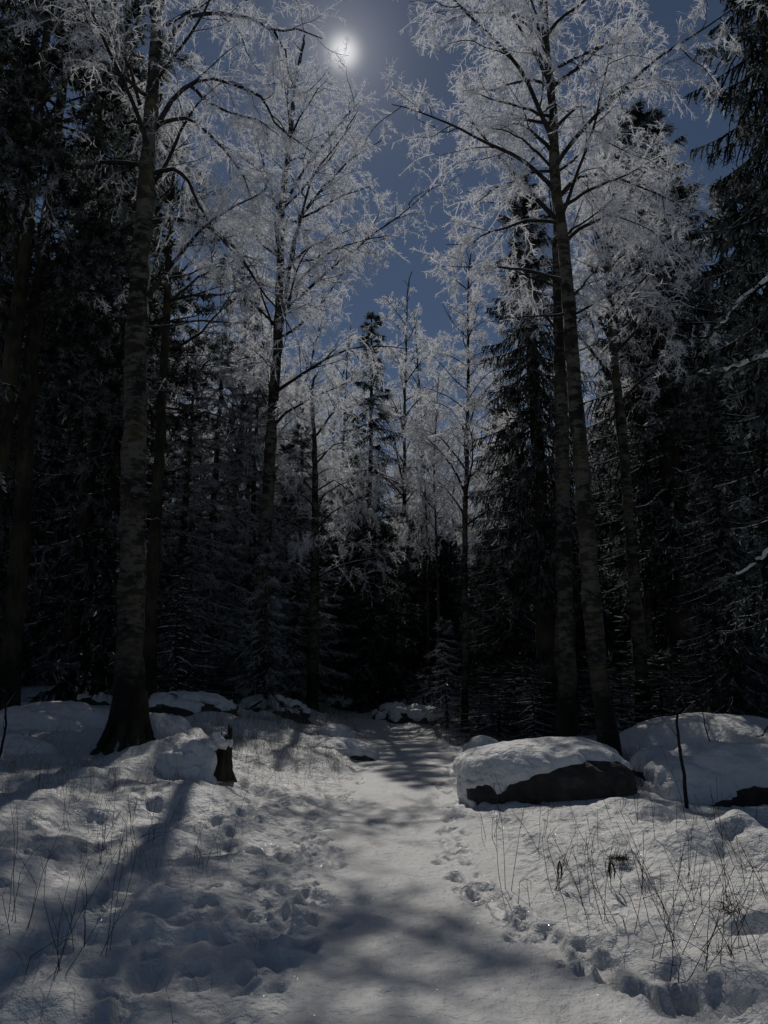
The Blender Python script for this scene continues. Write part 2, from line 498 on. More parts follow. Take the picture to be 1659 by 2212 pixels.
# long ridges and furrows of drifted snow left of the path
RIDGES = []
for way, h, w in (([(160, 1960), (300, 1985), (450, 1990), (560, 1975), (640, 1985)], .075, .10),
                  ([(330, 1900), (420, 1935), (520, 1925), (600, 1905)], .055, .10),
                  ([(480, 1640), (560, 1690), (660, 1740)], .06, .12),
                  ([(180, 1660), (330, 1640), (420, 1600)], .10, .22),
                  ([(1100, 1790), (1250, 1780), (1400, 1780), (1560, 1820), (1659, 1870)], .05, .25),
                  ([(1480, 1860), (1600, 1850), (1659, 1880)], .12, .25)):
    RIDGES.append((np.array([flat_at(*p)[:2] for p in way]), h, w))
def detail_h(x, y):
    d = np.abs(x - path_x(y)); w = path_w(y)
    off = sstep(w - .05, w + .45, d)
    far = np.clip(30 / (np.abs(y) + 12), 0.4, 1)
    z = off * (.26 * fbm(x * .45, y * .45, 4, 3) + .10 * fbm(x * 1.5, y * 1.5, 9, 3) + .042 * fbm(x * 5, y * 5, 21, 4)) * far
    z = z * (1 - .85 * np.exp(-((x - 2.3) / 1.3) ** 2 - ((y - 9.2) / .8) ** 2))
    tuss = np.maximum(0, vnoise(x * 1.9 + 5, y * 1.9, 77) - .12)
    z = z + off * .55 * tuss * tuss * sstep(8, 14, np.abs(y) + np.maximum(0, -x) * .3)
    z = z + (1 - off) * (-.06 + .009 * fbm(x * 5, y * 4, 31, 3) + .020 * fbm(x * 1.2, y * .8, 35, 2))
    churn = np.exp(-((d - w - .18) / .20) ** 2) * sstep(34, 20, np.abs(y))      # snow kicked up along both edges
    ch = vnoise(x * 7.5, y * 7.5, 81) + .6 * vnoise(x * 15, y * 15, 82)
    z = z + churn * (.055 * ch - .045 * np.maximum(0, vnoise(x * 5.2 + 9, y * 5.2, 83) - .05) * 2)
    side = sstep(.3, .8, d - w) * np.clip(1.2 - np.abs(y) / 22, 0, 1)
    z = z - side * .45 * np.maximum(0, vnoise(x * 3.1 + 3, y * 3.1, 91) - .22)
    z = z + .05 * np.exp(-((d - w - .08) / .10) ** 2) * (0.35 + fbm(x * 3, y * 3, 40, 2))
    return z
def pits_h(x, y):
    z = np.zeros_like(x)
    for (cx, cy, rx, ry, a, dp) in PITS:
        m = (np.abs(x - cx) < .6) & (np.abs(y - cy) < .6)
        if not m.any(): continue
        dx = x[m] - cx; dy = y[m] - cy; c, s = math.cos(a), math.sin(a)
        u = (c * dx + s * dy) / rx; v = (-s * dx + c * dy) / ry
        r = np.sqrt(u * u + v * v) * (1 + .3 * vnoise(x[m] * 9, y[m] * 9, 3))
        t_ = np.maximum(-dp * np.exp(-r ** 4) + dp * .22 * np.exp(-((r - 1.5) / .4) ** 2) * (.6 + vnoise(x[m] * 7, y[m] * 7, 13)), -.075 - np.minimum(z[m], 0) * .0)
        z[m] = np.where(t_ < 0, np.maximum(np.minimum(z[m] + t_ * .5, t_), -.08), np.minimum(z[m] + t_, .04))
    for pts, h, w in RIDGES:
        best = np.full(x.shape, 9.0)
        lo = pts.min(0) - .8; hi = pts.max(0) + .8
        m = (x > lo[0]) & (x < hi[0]) & (y > lo[1]) & (y < hi[1])
        if not m.any(): continue
        X, Y = x[m], y[m]; b = np.full(X.shape, 9.0)
        for a0, a1 in zip(pts[:-1], pts[1:]):
            e = a1 - a0; t = np.clip(((X - a0[0]) * e[0] + (Y - a0[1]) * e[1]) / (e @ e), 0, 1)
            b = np.minimum(b, np.hypot(X - a0[0] - t * e[0], (Y - a0[1] - t * e[1])))
        b = b + .05 * vnoise(X * 6, Y * 6, 50)
        z[m] += h * np.exp(-(b / w) ** 2) - .5 * h * np.exp(-((b - w * 1.6) / (w * .5)) ** 2) * (vnoise(X * 3, Y * 3, 8) + .6)
    return z
def H(x, y):
    x = np.asarray(x, float); y = np.asarray(y, float)
    return base_h(x, y) + detail_h(x, y) + pits_h(np.atleast_1d(x), np.atleast_1d(y)).reshape(x.shape)
def hz(x, y): return float(H(np.array([x]), np.array([y]))[0])

def ground_at(X, Y):
    """where the line of sight through a point of the photograph meets the snow"""
    d = ray(X, Y); p = flat_at(X, Y)
    for _ in range(8):
        p = CAM + d * ((hz(p[0], p[1]) - CAM[2]) / d[2]) if d[2] < -.01 else p
    return p
def standing(X, D):
    """a point on the snow at depth D in direction X"""
    d = ray(X, 1480); x = d[0] / d[1] * D
    return np.array([x, D, hz(x, D)])

front = np.linspace(-R(36), R(36), 560)
back = np.linspace(R(40), 2 * math.pi - R(40), 60)[1:-1]
th = np.concatenate([front, back])
rr = np.concatenate([[0.02, .8, 1.8], np.geomspace(2.6, 9, 235), np.geomspace(9, 18, 80)[1:], np.geomspace(18, 60, 45)[1:], np.geomspace(60, 900, 14)[1:]])
TH, RR = np.meshgrid(th, rr)
gx = RR * np.sin(TH); gy = RR * np.cos(TH)
gz = H(gx, gy)
nT, nR = len(th), len(rr)
i = np.arange(nR - 1)[:, None] * nT; j = np.arange(nT)[None, :]; j2 = (j + 1) % nT
GF = np.stack([i + j, i + nT + j, i + nT + j2, i + j2], -1).reshape(-1, 4)
ground = link_mesh('snow_ground', np.stack([gx, gy, gz], -1).reshape(-1, 3), GF[:, ::-1], M_SNOW)
ground['kind'] = 'structure'; ground['label'] = 'uneven snow covered forest floor on both sides of the footpath'

# trodden path: a sheet a little above the snow, its edges tucked under
py = np.concatenate([np.geomspace(2.2, 18, 330), np.geomspace(18, 42, 40)[1:]])
pu = np.linspace(-1, 1, 90)
PY, PU = np.meshgrid(py, pu, indexing='ij')
PX = path_x(PY) + PU * (path_w(PY) + .12 + .12 * vnoise(PY * 2.2, PU * 0 + np.sign(PU), 60))
PZ = H(PX, PY) + .006 - .035 * sstep(.80, 1.0, np.abs(PU)) + .006 * fbm(PX * 9, PY * 7, 71, 2) * (1 - sstep(.7, .95, np.abs(PU)))
a, b = len(py), len(pu)
i = np.arange(a - 1)[:, None] * b; j = np.arange(b - 1)[None, :]
PF = np.stack([i + j, i + j + 1, i + b + j + 1, i + b + j], -1).reshape(-1, 4)
path = link_mesh('snow_path', np.stack([PX, PY, PZ], -1).reshape(-1, 3), PF, M_PATH)
path['kind'] = 'structure'; path['label'] = 'trodden snowy footpath leading into the forest'

# ------------------------------------------------------------------ birches
def trunk_radius_fn(r0, n, flare=1.5):
    s = np.linspace(0, 1, n)
    return r0 * (1 - .82 * s ** 1.2) * (1 + (flare - 1) * np.exp(-s * 60))

def trunk_mesh(root, P, r0, mat, flare=1.5, sides=12, seed=0, name='trunk', roots=0):
    g = np.random.default_rng(seed)
    n = 60
    Q = resample(P, n)
    Q[1:-1, :2] += np.cumsum(g.normal(size=(n - 2, 2)) * .006, axis=0)
    rad = trunk_radius_fn(r0, n, flare)
    rad = rad * (1 + g.normal(size=n) * .02)
    V, F = tubes(Q[None], rad[None], sides)
    V = V.reshape(n, sides, 3)
    c = Q[:, None, :]
    V = c + (V - c) * (1 + .10 * g.normal(size=(n, sides, 1)))
    V = V.reshape(-1, 3)
    parts = [(V, F, 0)]
    if roots:      # root buttresses spreading into the snow
        lines = []
        for k in range(roots):
            a = 2 * math.pi * (k + .3 * g.random()) / roots; d = np.array([math.cos(a), math.sin(a), 0])
            b = Q[0]
            lines.append(resample([b + np.array([0, 0, .95]) + d * r0 * .65, b + np.array([0, 0, .45]) + d * r0 * 1.05,
                                   b + np.array([0, 0, .16]) + d * r0 * 1.6, b + np.array([0, 0, -.12]) + d * r0 * 2.6], 9))
        L = np.array(lines)
        v, f = tubes(L, taper(roots, 9, r0 * .45, r0 * .20), 7)
        parts.append((v, f, 0))
    V, F, _ = join(parts)
    o = link_mesh(name, V, F, mat, root)
    return Q, rad, o

def auto_limbs(Q, g, n, t0, length, ang=(30, 60), grav=.02, jit=.10, t1=.97, shape=1.0):
    """main limbs off a trunk line, longest low in the crown"""
    P = np.repeat(Q[None], n, axis=0)
    t = t0 + (t1 - t0) * (np.arange(n) + g.random(n)) / n
    p, T = sample_line(P, t)
    az = np.arange(n) * 2.4 + g.uniform(-.5, .5, n)
    q = np.stack([np.cos(az), np.sin(az), np.zeros(n)], 1)
    a = np.radians(g.uniform(ang[0], ang[1], n))[:, None]
    d = unit(np.cos(a) * np.array([0, 0, 1.0]) + np.sin(a) * q)
    u = (t - t0) / (t1 - t0)
    prof = (1 - u) ** .7 * shape + (1 - shape) * np.sin(np.pi * np.clip(u + .15, 0, 1)) + .12
    L = length * prof * g.uniform(.75, 1.2, n)
    K = 12; C = np.empty((n, K, 3)); C[:, 0] = p
    for k in range(1, K):
        d = d + g.normal(size=d.shape) * jit
        d[:, 2] -= grav * (1 + k * .35)
        d = unit(d); C[:, k] = C[:, k - 1] + d * (L / (K - 1))[:, None]
    return C, L

def birch_crown(root, limbs, lens, g, n2=9, n3=8, n4=7, l2=.42, l3=.85, l4=.15, w=1.0, mats=None, droop=.16):
    """branchlets, hanging twigs and rime-covered spurs, one crown mesh"""
    C2, L2 = grow(limbs, n2, lens * l2, 7, g, .18, 1.0, (25, 65), .03, .22, .45)
    k_ = g.random(len(C2)) < np.clip((np.repeat(lens, n2) - .55) / 1.5, .0, 1)
    C2, L2 = C2[k_], L2[k_]
    C3, L3 = grow(C2, n3, l3 * np.clip(L2, .4, 1.4), 5, g, .12, 1.0, (25, 75), droop * 1.3, .20, .3)
    k_ = g.random(len(C3)) < np.clip(np.repeat(L2, n3) / .75, .12, 1)
    C3 = C3[k_]
    C4, L4 = grow(C3, int(n4 * 2.8), l4, 3, g, .08, 1.0, (30, 80), .12, .35, .25)
    parts = []
    v, f = tubes(C2, taper(len(C2), 7, np.clip(L2 * .011, .006, .02) * w, .004 * w), 3); parts.append((v, f, 0))
    v, f = ribbons(C3, taper(len(C3), 5, .0075 * w, .0075 * w) * g.uniform(.5, 1.5, (len(C3), 1)), g); parts.append((v, f, 1))
    v, f = ribbons(C4, taper(len(C4), 3, .0088 * w, .0036 * w) * g.uniform(.45, 1.5, (len(C4), 1)), g); parts.append((v, f, 1))
    V, F, M = join(parts)
    mats = mats or [M_LIMB, M_FROST]
    o = link_mesh('crown', V, F, mats, root, midx=M)
    return o

def limb_objects(root, limbs, rads, sides=6, name='limb'):
    for P, r in zip(limbs, rads):
        K = len(P)
        v, f = tubes(P[None], taper(1, K, r, max(.006, r * .18)), sides)
        link_mesh(name, v, f, M_LIMB, root)

def traced(root_loc, lines, D, g, K=14, spread=.35):
    """limbs followed from the photograph at the tree's own distance, each leaning its own way in depth"""
    res = []
    for ln in lines:
        s = g.uniform(-spread, spread) - .1
        x0 = ln[0][0]; y0 = ln[0][1]
        pts = []
        for (X, Y) in ln:
            ext = math.hypot(X - x0, Y - y0) * .46293 / F_PX * D
            pts.append(at(X, Y, D + s * ext))
        P = resample(pts, K)
        P[1:] += np.cumsum(g.normal(size=(K - 1, 3)) * .012, axis=0)
        res.append(P - root_loc)
    return np.array(res)

def lens_of(P): return np.linalg.norm(np.diff(P, axis=1), axis=2).sum(1)

def hero_birch(label, trunk_px, D, r0, top_h, lines, n_auto, t0, auto_len, seed, extra_stems=(), w=1.0,
               n2=9, n3=8, n4=7, ang=(30, 60), roots=0, shape=1.0, moss=None, joined=False, maxr=.05, l3=.75, droop=.16):
    g = np.random.default_rng(seed)
    base = at(*trunk_px[0], D); loc = np.array([base[0], D, hz(base[0], D)])
    root = thing('birch_tree', label, 'tree', loc)
    pts = [loc - np.array([0, 0, .15])]
    for X, Y in trunk_px[1:]: pts.append(at(X, Y, D))
    last = pts[-1]; dr = unit(last - pts[-2]); rest = top_h - (last[2] - loc[2])
    if rest > 0: pts.append(last + dr * rest * .5); pts.append(last + dr * rest * .9 + np.array([.1, .1, rest * .1]))
    P = np.array(pts) - loc
    Q, rad, _ = trunk_mesh(root, P, r0, M_BIRCH, flare=1.7 if roots else 1.35, seed=seed, roots=roots)
    all_l, all_r = [], []
    for ln in extra_stems:
        L = traced(loc, [ln], D, g, K=14, spread=.1)[0]
        all_l.append(L); all_r.append(r0 * .33)
    if len(lines):
        T = traced(loc, lines, D, g)
        for q, l in zip(T, lens_of(T)): all_l.append(q); all_r.append(min(maxr, .014 + .010 * l))
    if n_auto:
        A, LA = auto_limbs(Q, g, n_auto, t0, auto_len, ang, shape=shape)
        A = np.array([resample(q, 14) for q in A])
        for q, l in zip(A, LA): all_l.append(q); all_r.append(min(maxr, .009 + .010 * l))
    if joined:
        V, F = tubes(np.array(all_l), taper(len(all_l), 14, np.array(all_r), .006), 5)
        link_mesh('limb', V, F, M_LIMB, root)
    else:
        limb_objects(root, all_l, all_r)
    LL = np.array(all_l)
    birch_crown(root, LL, lens_of(LL), g, n2, n3, n4, w=w, l3=l3, droop=droop)
    return root

T1_lines = [
 [(320,640),(350,590),(390,540),(450,470),(500,440),(545,425),(577,400)],
 [(318,482),(370,470),(415,478),(460,495),(505,530),(540,580),(570,630),(615,680),(640,720)],
 [(325,375),(380,362),(405,390),(425,430),(445,470),(480,520),(515,555)],
 [(330,275),(395,255),(430,272),(465,305),(500,345),(530,390),(550,440)],
 [(335,280),(370,220),(410,180),(460,175),(520,195),(575,220),(585,260),(625,295),(680,335)],
 [(410,185),(450,225),(500,245),(560,262),(600,290)],
 [(345,110),(380,60),(415,30),(475,25),(550,40),(590,65),(650,70),(700,95)],
 [(590,65),(620,110),(630,170),(640,190)],
 [(302,225),(290,170),(265,110),(240,55),(215,0)],
 [(312,125),(280,120),(250,120)],
 [(268,700),(235,670),(215,630)],
 [(315,705),(345,708),(385,700),(415,690)],
 [(355,602),(425,590),(475,570)],
 [(311,1127),(331,1120),(350,1125)],
]
T2_lines = [
 [(611,677),(651,636),(702,591),(752,546),(802,506),(832,486),(870,460),(925,410)],
 [(594,917),(621,887),(667,862),(722,837),(757,822),(762,787)],
 [(588,702),(566,641),(556,591),(520,540)],
 [(584,792),(551,752),(520,730)],
 [(576,872),(556,827),(536,802),(511,792)],
 [(606,451),(667,351),(727,270),(782,215)],
 [(601,441),(576,416),(541,396)],
 [(646,471),(687,456),(727,431),(767,416),(800,400)],
 [(626,556),(680,560),(717,526),(760,530)],
 [(616,677),(670,655),(712,672)],
 [(606,560),(570,530),(540,480),(500,460)],
 [(640,480),(700,400),(760,340),(830,300)],
 [(621,326),(650,250),(690,190),(720,160)],
]
T2_stems = [[(606,702),(621,601),(629,526),(646,476),(672,371),(712,326),(760,260)]]
T3_lines = [
 [(1196,252),(1151,239),(1111,229),(1076,224),(1046,207),(1006,190)],
 [(1202,372),(1161,334),(1126,309),(1096,289),(1041,274)],
 [(1192,190),(1151,170),(1111,175),(1061,192),(1000,180)],
 [(1202,370),(1151,372),(1106,394),(1061,414),(1021,444)],
 [(1215,486),(1176,474),(1131,474),(1081,491),(1046,501),(1011,524),(956,526)],
 [(1222,608),(1181,591),(1131,581),(1071,576),(1006,576),(964,576)],
 [(1196,185),(1250,145),(1295,107),(1360,70),(1390,30)],
 [(1203,372),(1255,339),(1295,309),(1310,269)],
 [(1210,448),(1270,414),(1320,399),(1380,369),(1420,344)],
 [(1218,510),(1280,469),(1330,430)],
 [(1230,648),(1270,608),(1305,569)],
 [(1235,682),(1280,653),(1320,631),(1370,603)],
 [(1228,676),(1141,683),(1091,686),(1056,673)],
 [(1185,110),(1150,60),(1110,30),(1070,20)],
]
T4_lines = [
 [(1323,640),(1370,560),(1440,480),(1500,440)],
 [(1318,560),(1360,500),(1420,430),(1470,400)],
 [(1313,460),(1340,380),(1380,320),(1430,300)],
 [(1314,400),(1290,330),(1270,270)],
 [(1322,700),(1290,620),(1270,570)],
 [(1330,760),(1390,690),(1440,610),(1500,590)],
 [(1318,600),(1285,540),(1265,470)],
 [(1326,720),(1360,690),(1400,640),(1470,610)],
]
hero_birch('big birch with mottled bark, flared roots and long arching limbs, left of the path',
           [(275, 1600), (283, 1300), (290, 950), (296, 700), (312, 450), (330, 200), (346, 0)], 12.0, .235, 19, T1_lines, 20, .50, 3.4, 1,
           roots=7, n2=10, n3=9, n4=6, w=.85)
hero_birch('twin stemmed frosted birch rising left of the sunlit gap, its limb reaching right',
           [(556, 1520), (568, 1200), (583, 950), (597, 760), (602, 620), (606, 450), (621, 326), (633, 220)], 19.0, .20, 20, T2_lines, 26, .42, 3.6, 2,
           extra_stems=T2_stems, n2=9, n3=9, n4=7, w=1.25, ang=(25, 55))
hero_birch('tall leaning birch behind the big flat boulder, moss on its lower bark',
           [(1318, 1640), (1290, 1430), (1262, 1100), (1240, 800), (1225, 600), (1203, 399), (1196, 239), (1181, 125), (1171, 0)], 12.2, .16, 18, T3_lines, 30, .50, 3.6, 3,
           n2=9, n3=9, n4=7, w=1.1)
hero_birch('slender birch just right of the tall leaning birch, with upswept limbs',
           [(1392, 1575), (1378, 1320), (1355, 1020), (1330, 780), (1320, 600), (1313, 449), (1315, 324), (1325, 200)], 17.0, .16, 17, T4_lines, 22, .45, 3.2, 4,
           n2=9, n3=8, n4=6, w=1.2, ang=(20, 45))
hero_birch('straight thin birch on the right verge of the path, small leaning crown in full frost',
           [(1004, 1600), (1006, 1300), (1010, 1000), (1012, 760), (1014, 640)], 20.0, .095, 14.0, [], 30, .38, 2.4, 5,
           n2=9, n3=8, n4=6, w=1.3, joined=True, ang=(25, 55))
hero_birch('thin birch at the bend of the path with a fan shaped white crown',
           [(862, 1515), (870, 1200), (875, 900), (882, 700)], 29.0, .10, 18.0, [], 26, .42, 3.0, 6,
           n2=8, n3=8, n4=6, w=1.6, joined=True, ang=(20, 45))
hero_birch('frosted birch with a dark low bole standing alone left of the path',
           [(673, 1555), (685, 1250), (684, 1000), (680, 880)], 23.0, .19, 10.8,
           [[(684, 1000), (720, 960), (770, 950), (820, 1000)], [(684, 1060), (720, 1040), (760, 1070), (780, 1110)],
            [(684, 940), (720, 890), (780, 870), (840, 890)], [(684, 1120), (710, 1150), (760, 1180)]], 22, .35, 2.6, 7,
           n2=9, n3=8, n4=6, w=1.3, joined=True)

# shared background birches --------------------------------------------------
def plain_birch(label, loc, h, r0, t0, length, seed, w, n=22, n2=8, n3=7, n4=5, ang=(25, 50), mats=None):
    g = np.random.default_rng(seed)
    root = thing('birch_tree', label, 'tree', loc)
    P = np.array([[0, 0, -.3], [g.normal() * .2, g.normal() * .2, h * .35], [g.normal() * .4, g.normal() * .4, h * .7], [g.normal() * .5, g.normal() * .5, h]])
    Q, rad, _ = trunk_mesh(root, resample(P, 20), r0, M_BIRCH, seed=seed, sides=8)
    A, LA = auto_limbs(Q, g, n, t0, length, ang)
    V, F = tubes(A, taper(n, 12, .012 + .011 * LA, .006), 4)
    link_mesh('limb', V, F, M_LIMB, root)
    birch_crown(root, A, lens_of(A), g, n2, n3, n4, w=w, mats=mats)
    return root
BG = 'frosted birches in the depth of the forest'
BL = 'bare birch white with frost among the distant trees behind the clearing'
p = standing(725, 34)
bA = plain_birch(BL, p, 17, .13, .35, 3.2, 31, 1.9); bA['label'] = 'frosted birch standing directly left of the pointed spruce, far back'
p = standing(915, 36)
bB = plain_birch(BL, p, 19, .12, .40, 3.4, 32, 1.9); bB['label'] = 'frosted birch far back between the thin birch at the bend and the straight one'
for X, D, s, q, rz in ((1080, 33, .95, bA, 1.), (640, 31, .9, bB, 2.), (560, 38, 1.05, bA, 3.), (470, 34, 1.0, bB, 4.1), (1180, 36, 1.1, bB, .5),
                       (1270, 31, 1.0, bA, 2.2), (1350, 36, 1.15, bB, 5.), (720, 44, 1.15, bB, 1.2), (850, 46, .9, bA, .3), (970, 42, .8, bB, 2.9),
                       (400, 40, 1.2, bA, 2.6), (1040, 48, .9, bA, 5.5), (620, 50, 1.2, bA, 4.4), (330, 36, 1.1, bB, 5.9), (1440, 33, 1.0, bA, 4.0),
                       (540, 29, .85, bA, .9), (665, 33, .72, bB, 5.0), (765, 38, .75, bA, 1.9), (880, 33, .62, bB, .2), (935, 37, .8, bA, 3.3), (990, 34, .66, bB, 1.1), (1060, 29, .6, bA, 4.9), (1110, 36, .8, bB, 2.3), (600, 42, 1.0, bB, 3.9), (500, 30, .7, bA, 5.1)):
    p = standing(X, D)
    part_ = 'left of the twin stemmed birch' if X < 600 else ('between the twin stemmed birch and the tall leaning birch' if X < 1200 else 'right of the tall leaning birch')
    dup(q, p, rz, s, 'bare frosted birch far back, ' + part_, 'distant frosted birches ' + part_)
# two particular mid-distance ones
hero_birch('birch with upswept limbs standing just right of the slender birch, half in the dark',
           [(1412, 1565), (1402, 1250), (1395, 950), (1385, 760)], 19.5, .12, 14.0,
           [[(1395, 1000), (1430, 900), (1480, 800), (1540, 700)], [(1396, 1060), (1440, 960), (1500, 850)], [(1388, 860), (1420, 760), (1450, 650)],
            [(1392, 900), (1350, 800), (1320, 720)]], 12, .5, 2.2, 9, n2=8, n3=7, n4=4, w=1.1, joined=True, ang=(20, 45))
hero_birch('old thick birch bole directly left of the tall leaning birch, top lost among spruce boughs',
           [(1222, 1600), (1222, 1300), (1214, 1000), (1204, 700), (1198, 500)], 15.0, .20, 14.5, [], 14, .55, 2.0, 12, n2=7, n3=7, n4=4, w=1.1, joined=True)
dup(bB, standing(948, 23), .7, (.42, .42, .60), 'dark young birch pole right of the little lit spruce, against the straight thin birch')
dup(bA, standing(925, 27), 2.7, (.5, .5, .72), 'young birch pole left of the little lit spruce')
dup(bA, standing(632, 27), 1.9, (.6, .6, .8), 'young birch directly left of the lone dark boled birch')
dup(bB, standing(555, 24), 4.9, (.5, .5, .75), 'young birch pole hugging the left side of the twin stemmed birch')
dup(bA, standing(490, 25), 2.4, (.95, .95, 1.05), 'frosted birch crown filling the gap right of the big mottled birch')

# ------------------------------------------------------------------ conifers
def spruce(label, loc, h, rbase, seed, nb=90, ntw=18, nn=10, cb=.05, mat=None, rt=.16, droop=.9, hang=.35, name='spruce_tree', snow=.0, wn=.014, trunk_pts=None, ln=.075, nlen=.5, cw=1.0, prof=.75):
    g = np.random.default_rng(seed)
    root = thing(name, label, 'tree', loc)
    P = np.array(trunk_pts) if trunk_pts is not None else np.array([[0, 0, -.3], [g.normal() * .05, 0, h * .5], [0, 0, h]])
    Q, rad, _ = trunk_mesh(root, resample(P, 20), rt, M_PINE, seed=seed, sides=9)
    n = nb
    t = cb + (1 - cb) * ((np.arange(n) + g.random(n)) / n) ** 1.12
    t = np.minimum(t, .995)
    p, T = sample_line(np.repeat(Q[None], n, 0), t)
    az = np.arange(n) * 2.399 + g.uniform(-.4, .4, n)
    u = (t - cb) / (1 - cb)
    L = (rbase * (1 - u) ** prof * (1 - .35 * np.exp(-u * 14)) + .12) * g.uniform(.65, 1.15, n)
    q = np.stack([np.cos(az), np.sin(az), np.zeros(n)], 1)
    K = 8
    el = np.where(u > .85, .6, .1) - .1
    d = unit(q + np.array([0, 0, 1.0]) * el[:, None])
    C = np.empty((n, K, 3)); C[:, 0] = p
    for k in range(1, K):
        bend = -droop * .30 if k < 4 else droop * .18
        d = d + np.array([0, 0, 1.0]) * bend * (1 - u)[:, None] + g.normal(size=d.shape) * .05
        d = unit(d); C[:, k] = C[:, k - 1] + d * (L / (K - 1))[:, None]
    parts = []
    v, f = tubes(C, taper(n, K, .012 + .010 * L, .005), 4); parts.append((v, f, 0))
    # side twigs: fan out left and right of the branch and hang
    m = ntw
    Cr = np.repeat(C, m, 0); tt = .12 + .88 * np.tile((np.arange(m) + .5) / m, n) + g.uniform(-.03, .03, n * m)
    tt = np.clip(tt, 0, 1)
    pp, TT = sample_line(Cr, tt)
    side = np.where(np.tile(np.arange(m) % 2, n) == 0, 1., -1.)[:, None]
    S_ = unit(np.cross(TT, np.array([0, 0, 1.0]))) * side
    dd = unit(TT * .7 + S_ * g.uniform(.3, 1.0, (n * m, 1)) + np.array([0, 0, -1.0]) * (hang * g.uniform(.2, 1.6, (n * m, 1))))
    Lt = np.repeat(L, m) * .42 * (1.15 - tt) * g.uniform(.6, 1.3, n * m) * nlen / .5 + .10
    K2 = 4
    W = np.empty((n * m, K2, 3)); W[:, 0] = pp
    for k in range(1, K2):
        dd = dd + g.normal(size=dd.shape) * .12; dd[:, 2] -= hang * .35; dd = unit(dd)
        W[:, k] = W[:, k - 1] + dd * (Lt / (K2 - 1))[:, None]
    v, f = tubes(W, taper(len(W), K2, wn * .9, wn * .35), 3); parts.append((v, f, 1))
    # needles in sprays
    Wr = np.repeat(W, nn, 0); tn = np.tile((np.arange(nn) + .5) / nn, len(W)) + g.uniform(-.04, .04, len(Wr))
    pn, Tn = sample_line(Wr, np.clip(tn, 0, 1))
    qd = unit(np.cross(Tn, unit(g.normal(size=Tn.shape))))
    dn = unit(Tn * .8 + qd)
    ln_ = (ln * g.uniform(.6, 1.3, len(pn)))[:, None]
    wv = unit(np.cross(dn, g.normal(size=dn.shape))) * (wn * .75 * cw)
    tri = np.stack([pn - wv * .5, pn + wv * .5, pn + dn * ln_ + wv * .35, pn + dn * ln_ - wv * .35], 1)
    Vn = tri.reshape(-1, 3); Fn = np.arange(len(Vn)).reshape(-1, 4)
    parts.append((Vn, Fn, 1))
    V, F, M = join(parts)
    link_mesh('crown', V, F, [M_PINE, mat or M_NEEDLE], root, smooth=False, midx=M)
    return root

DG = 'dark spruces of the forest wall'
DL = 'dark spruce in shade in the solid forest wall around the clearing'
s1 = standing(803, 27)
spA = spruce('pointed spruce whose tip stands clear against the sky in the gap, centre of the view', s1, 15.2, 2.5, 41, nb=120, ntw=16, nn=9, rt=.15, wn=.027, ln=.14, mat=M_NEEDLE)
s2 = standing(1180, 17.5)
spB = spruce('tall shaggy spruce left of the tall leaning birch, its drapery hanging over the forest', s2, 14.2, 2.0, 42, nb=170, ntw=22, nn=9, rt=.24, cb=.26, hang=.9, droop=1.1, wn=.020, ln=.10, mat=M_NEEDLE, prof=.55)
s3 = standing(1840, 10.6)
spC = spruce('towering black spruce at the right edge with snow on its lowest boughs', s3, 16.5, 2.0, 43, nb=205, ntw=18, nn=8, rt=.26, cb=.10, hang=1.0, droop=1.2, wn=.024, ln=.10, prof=.5)
def snowy_bough(root, line, D, seed):
    g = np.random.default_rng(seed)
    L = np.array(root.location)
    P = resample([at(X, Y, D + .25 * k) for k, (X, Y) in enumerate(line)], 16) - L
    P[1:-1] += g.normal(size=(14, 3)) * .015
    v, f = tubes(P[None], taper(1, 16, .030, .010), 6)
    b = link_mesh('bough', v, f, M_PINE, root)
    rs = (.050 * (1 - .6 * np.linspace(0, 1, 16)) * (1 + .35 * g.normal(size=16) * .8)).clip(.012, .08)
    v2, f2 = tubes((P + np.array([0, 0, .028]))[None], rs[None], 8, flat=1.0)
    link_mesh('snow_load', v2, f2, M_CAP, root)
    C, LC = grow(P[None], 26, .5, 6, g, .1, 1, (30, 80), .12, .15, .3)
    C2, _ = grow(C, 14, .10, 2, g, .1, 1, (30, 60), .2, .1, .2)
    va, fa = tubes(C, taper(len(C), 6, .010, .004), 3); vb, fb = ribbons(C2, taper(len(C2), 2, .012, .006), g)
    V, F, M = join([(va, fa, 0), (vb, fb, 0)])
    link_mesh('needle_spray', V, F, M_NEEDLE, root, smooth=False)
snowy_bough(spC, [(1700, 590), (1659, 608), (1610, 643), (1570, 693), (1517, 738)], 9.4, 1)
snowy_bough(spC, [(1700, 755), (1659, 769), (1610, 789), (1565, 804), (1510, 809)], 9.2, 2)
snowy_bough(spC, [(1720, 1150), (1659, 1196), (1630, 1225), (1590, 1250)], 8.8, 3)
boughs_ = [c_ for c_ in spC.children if c_.name.split('.')[0] in ('bough', 'snow_load', 'needle_spray')]
p = standing(520, 27)
d_ = dup(spA, p, 1.9, (.9, .9, 1.02), 'dark narrow spruce whose top shows between the two largest left birches')
frosted = dup(spA, standing(450, 22.5), .6, (1.15, 1.15, .76), 'broad frosted spruce filling the space right of the big mottled birch')
for c_ in frosted.children:
    if c_.name.startswith('crown'): c_.material_slots[1].link = 'OBJECT'; c_.material_slots[1].material = M_NEEDLE_F
for X_, D_, s_, l_ in ((385, 20.5, .62, 'frost grey spruce directly right of the straight pine bole'), (530, 23.5, .66, 'frost grey spruce left of the twin stemmed birch'),
                       (640, 25, .62, 'frost grey spruce in front of the shaded one, right of the twin stemmed birch')):
    dup(frosted, standing(X_, D_), X_ * .1, (1.0, 1.0, s_), l_)
dup(spB, standing(1555, 20), 2., (1.0, 1.0, 1.13), 'spruce with a ragged top standing behind the right edge spruce')
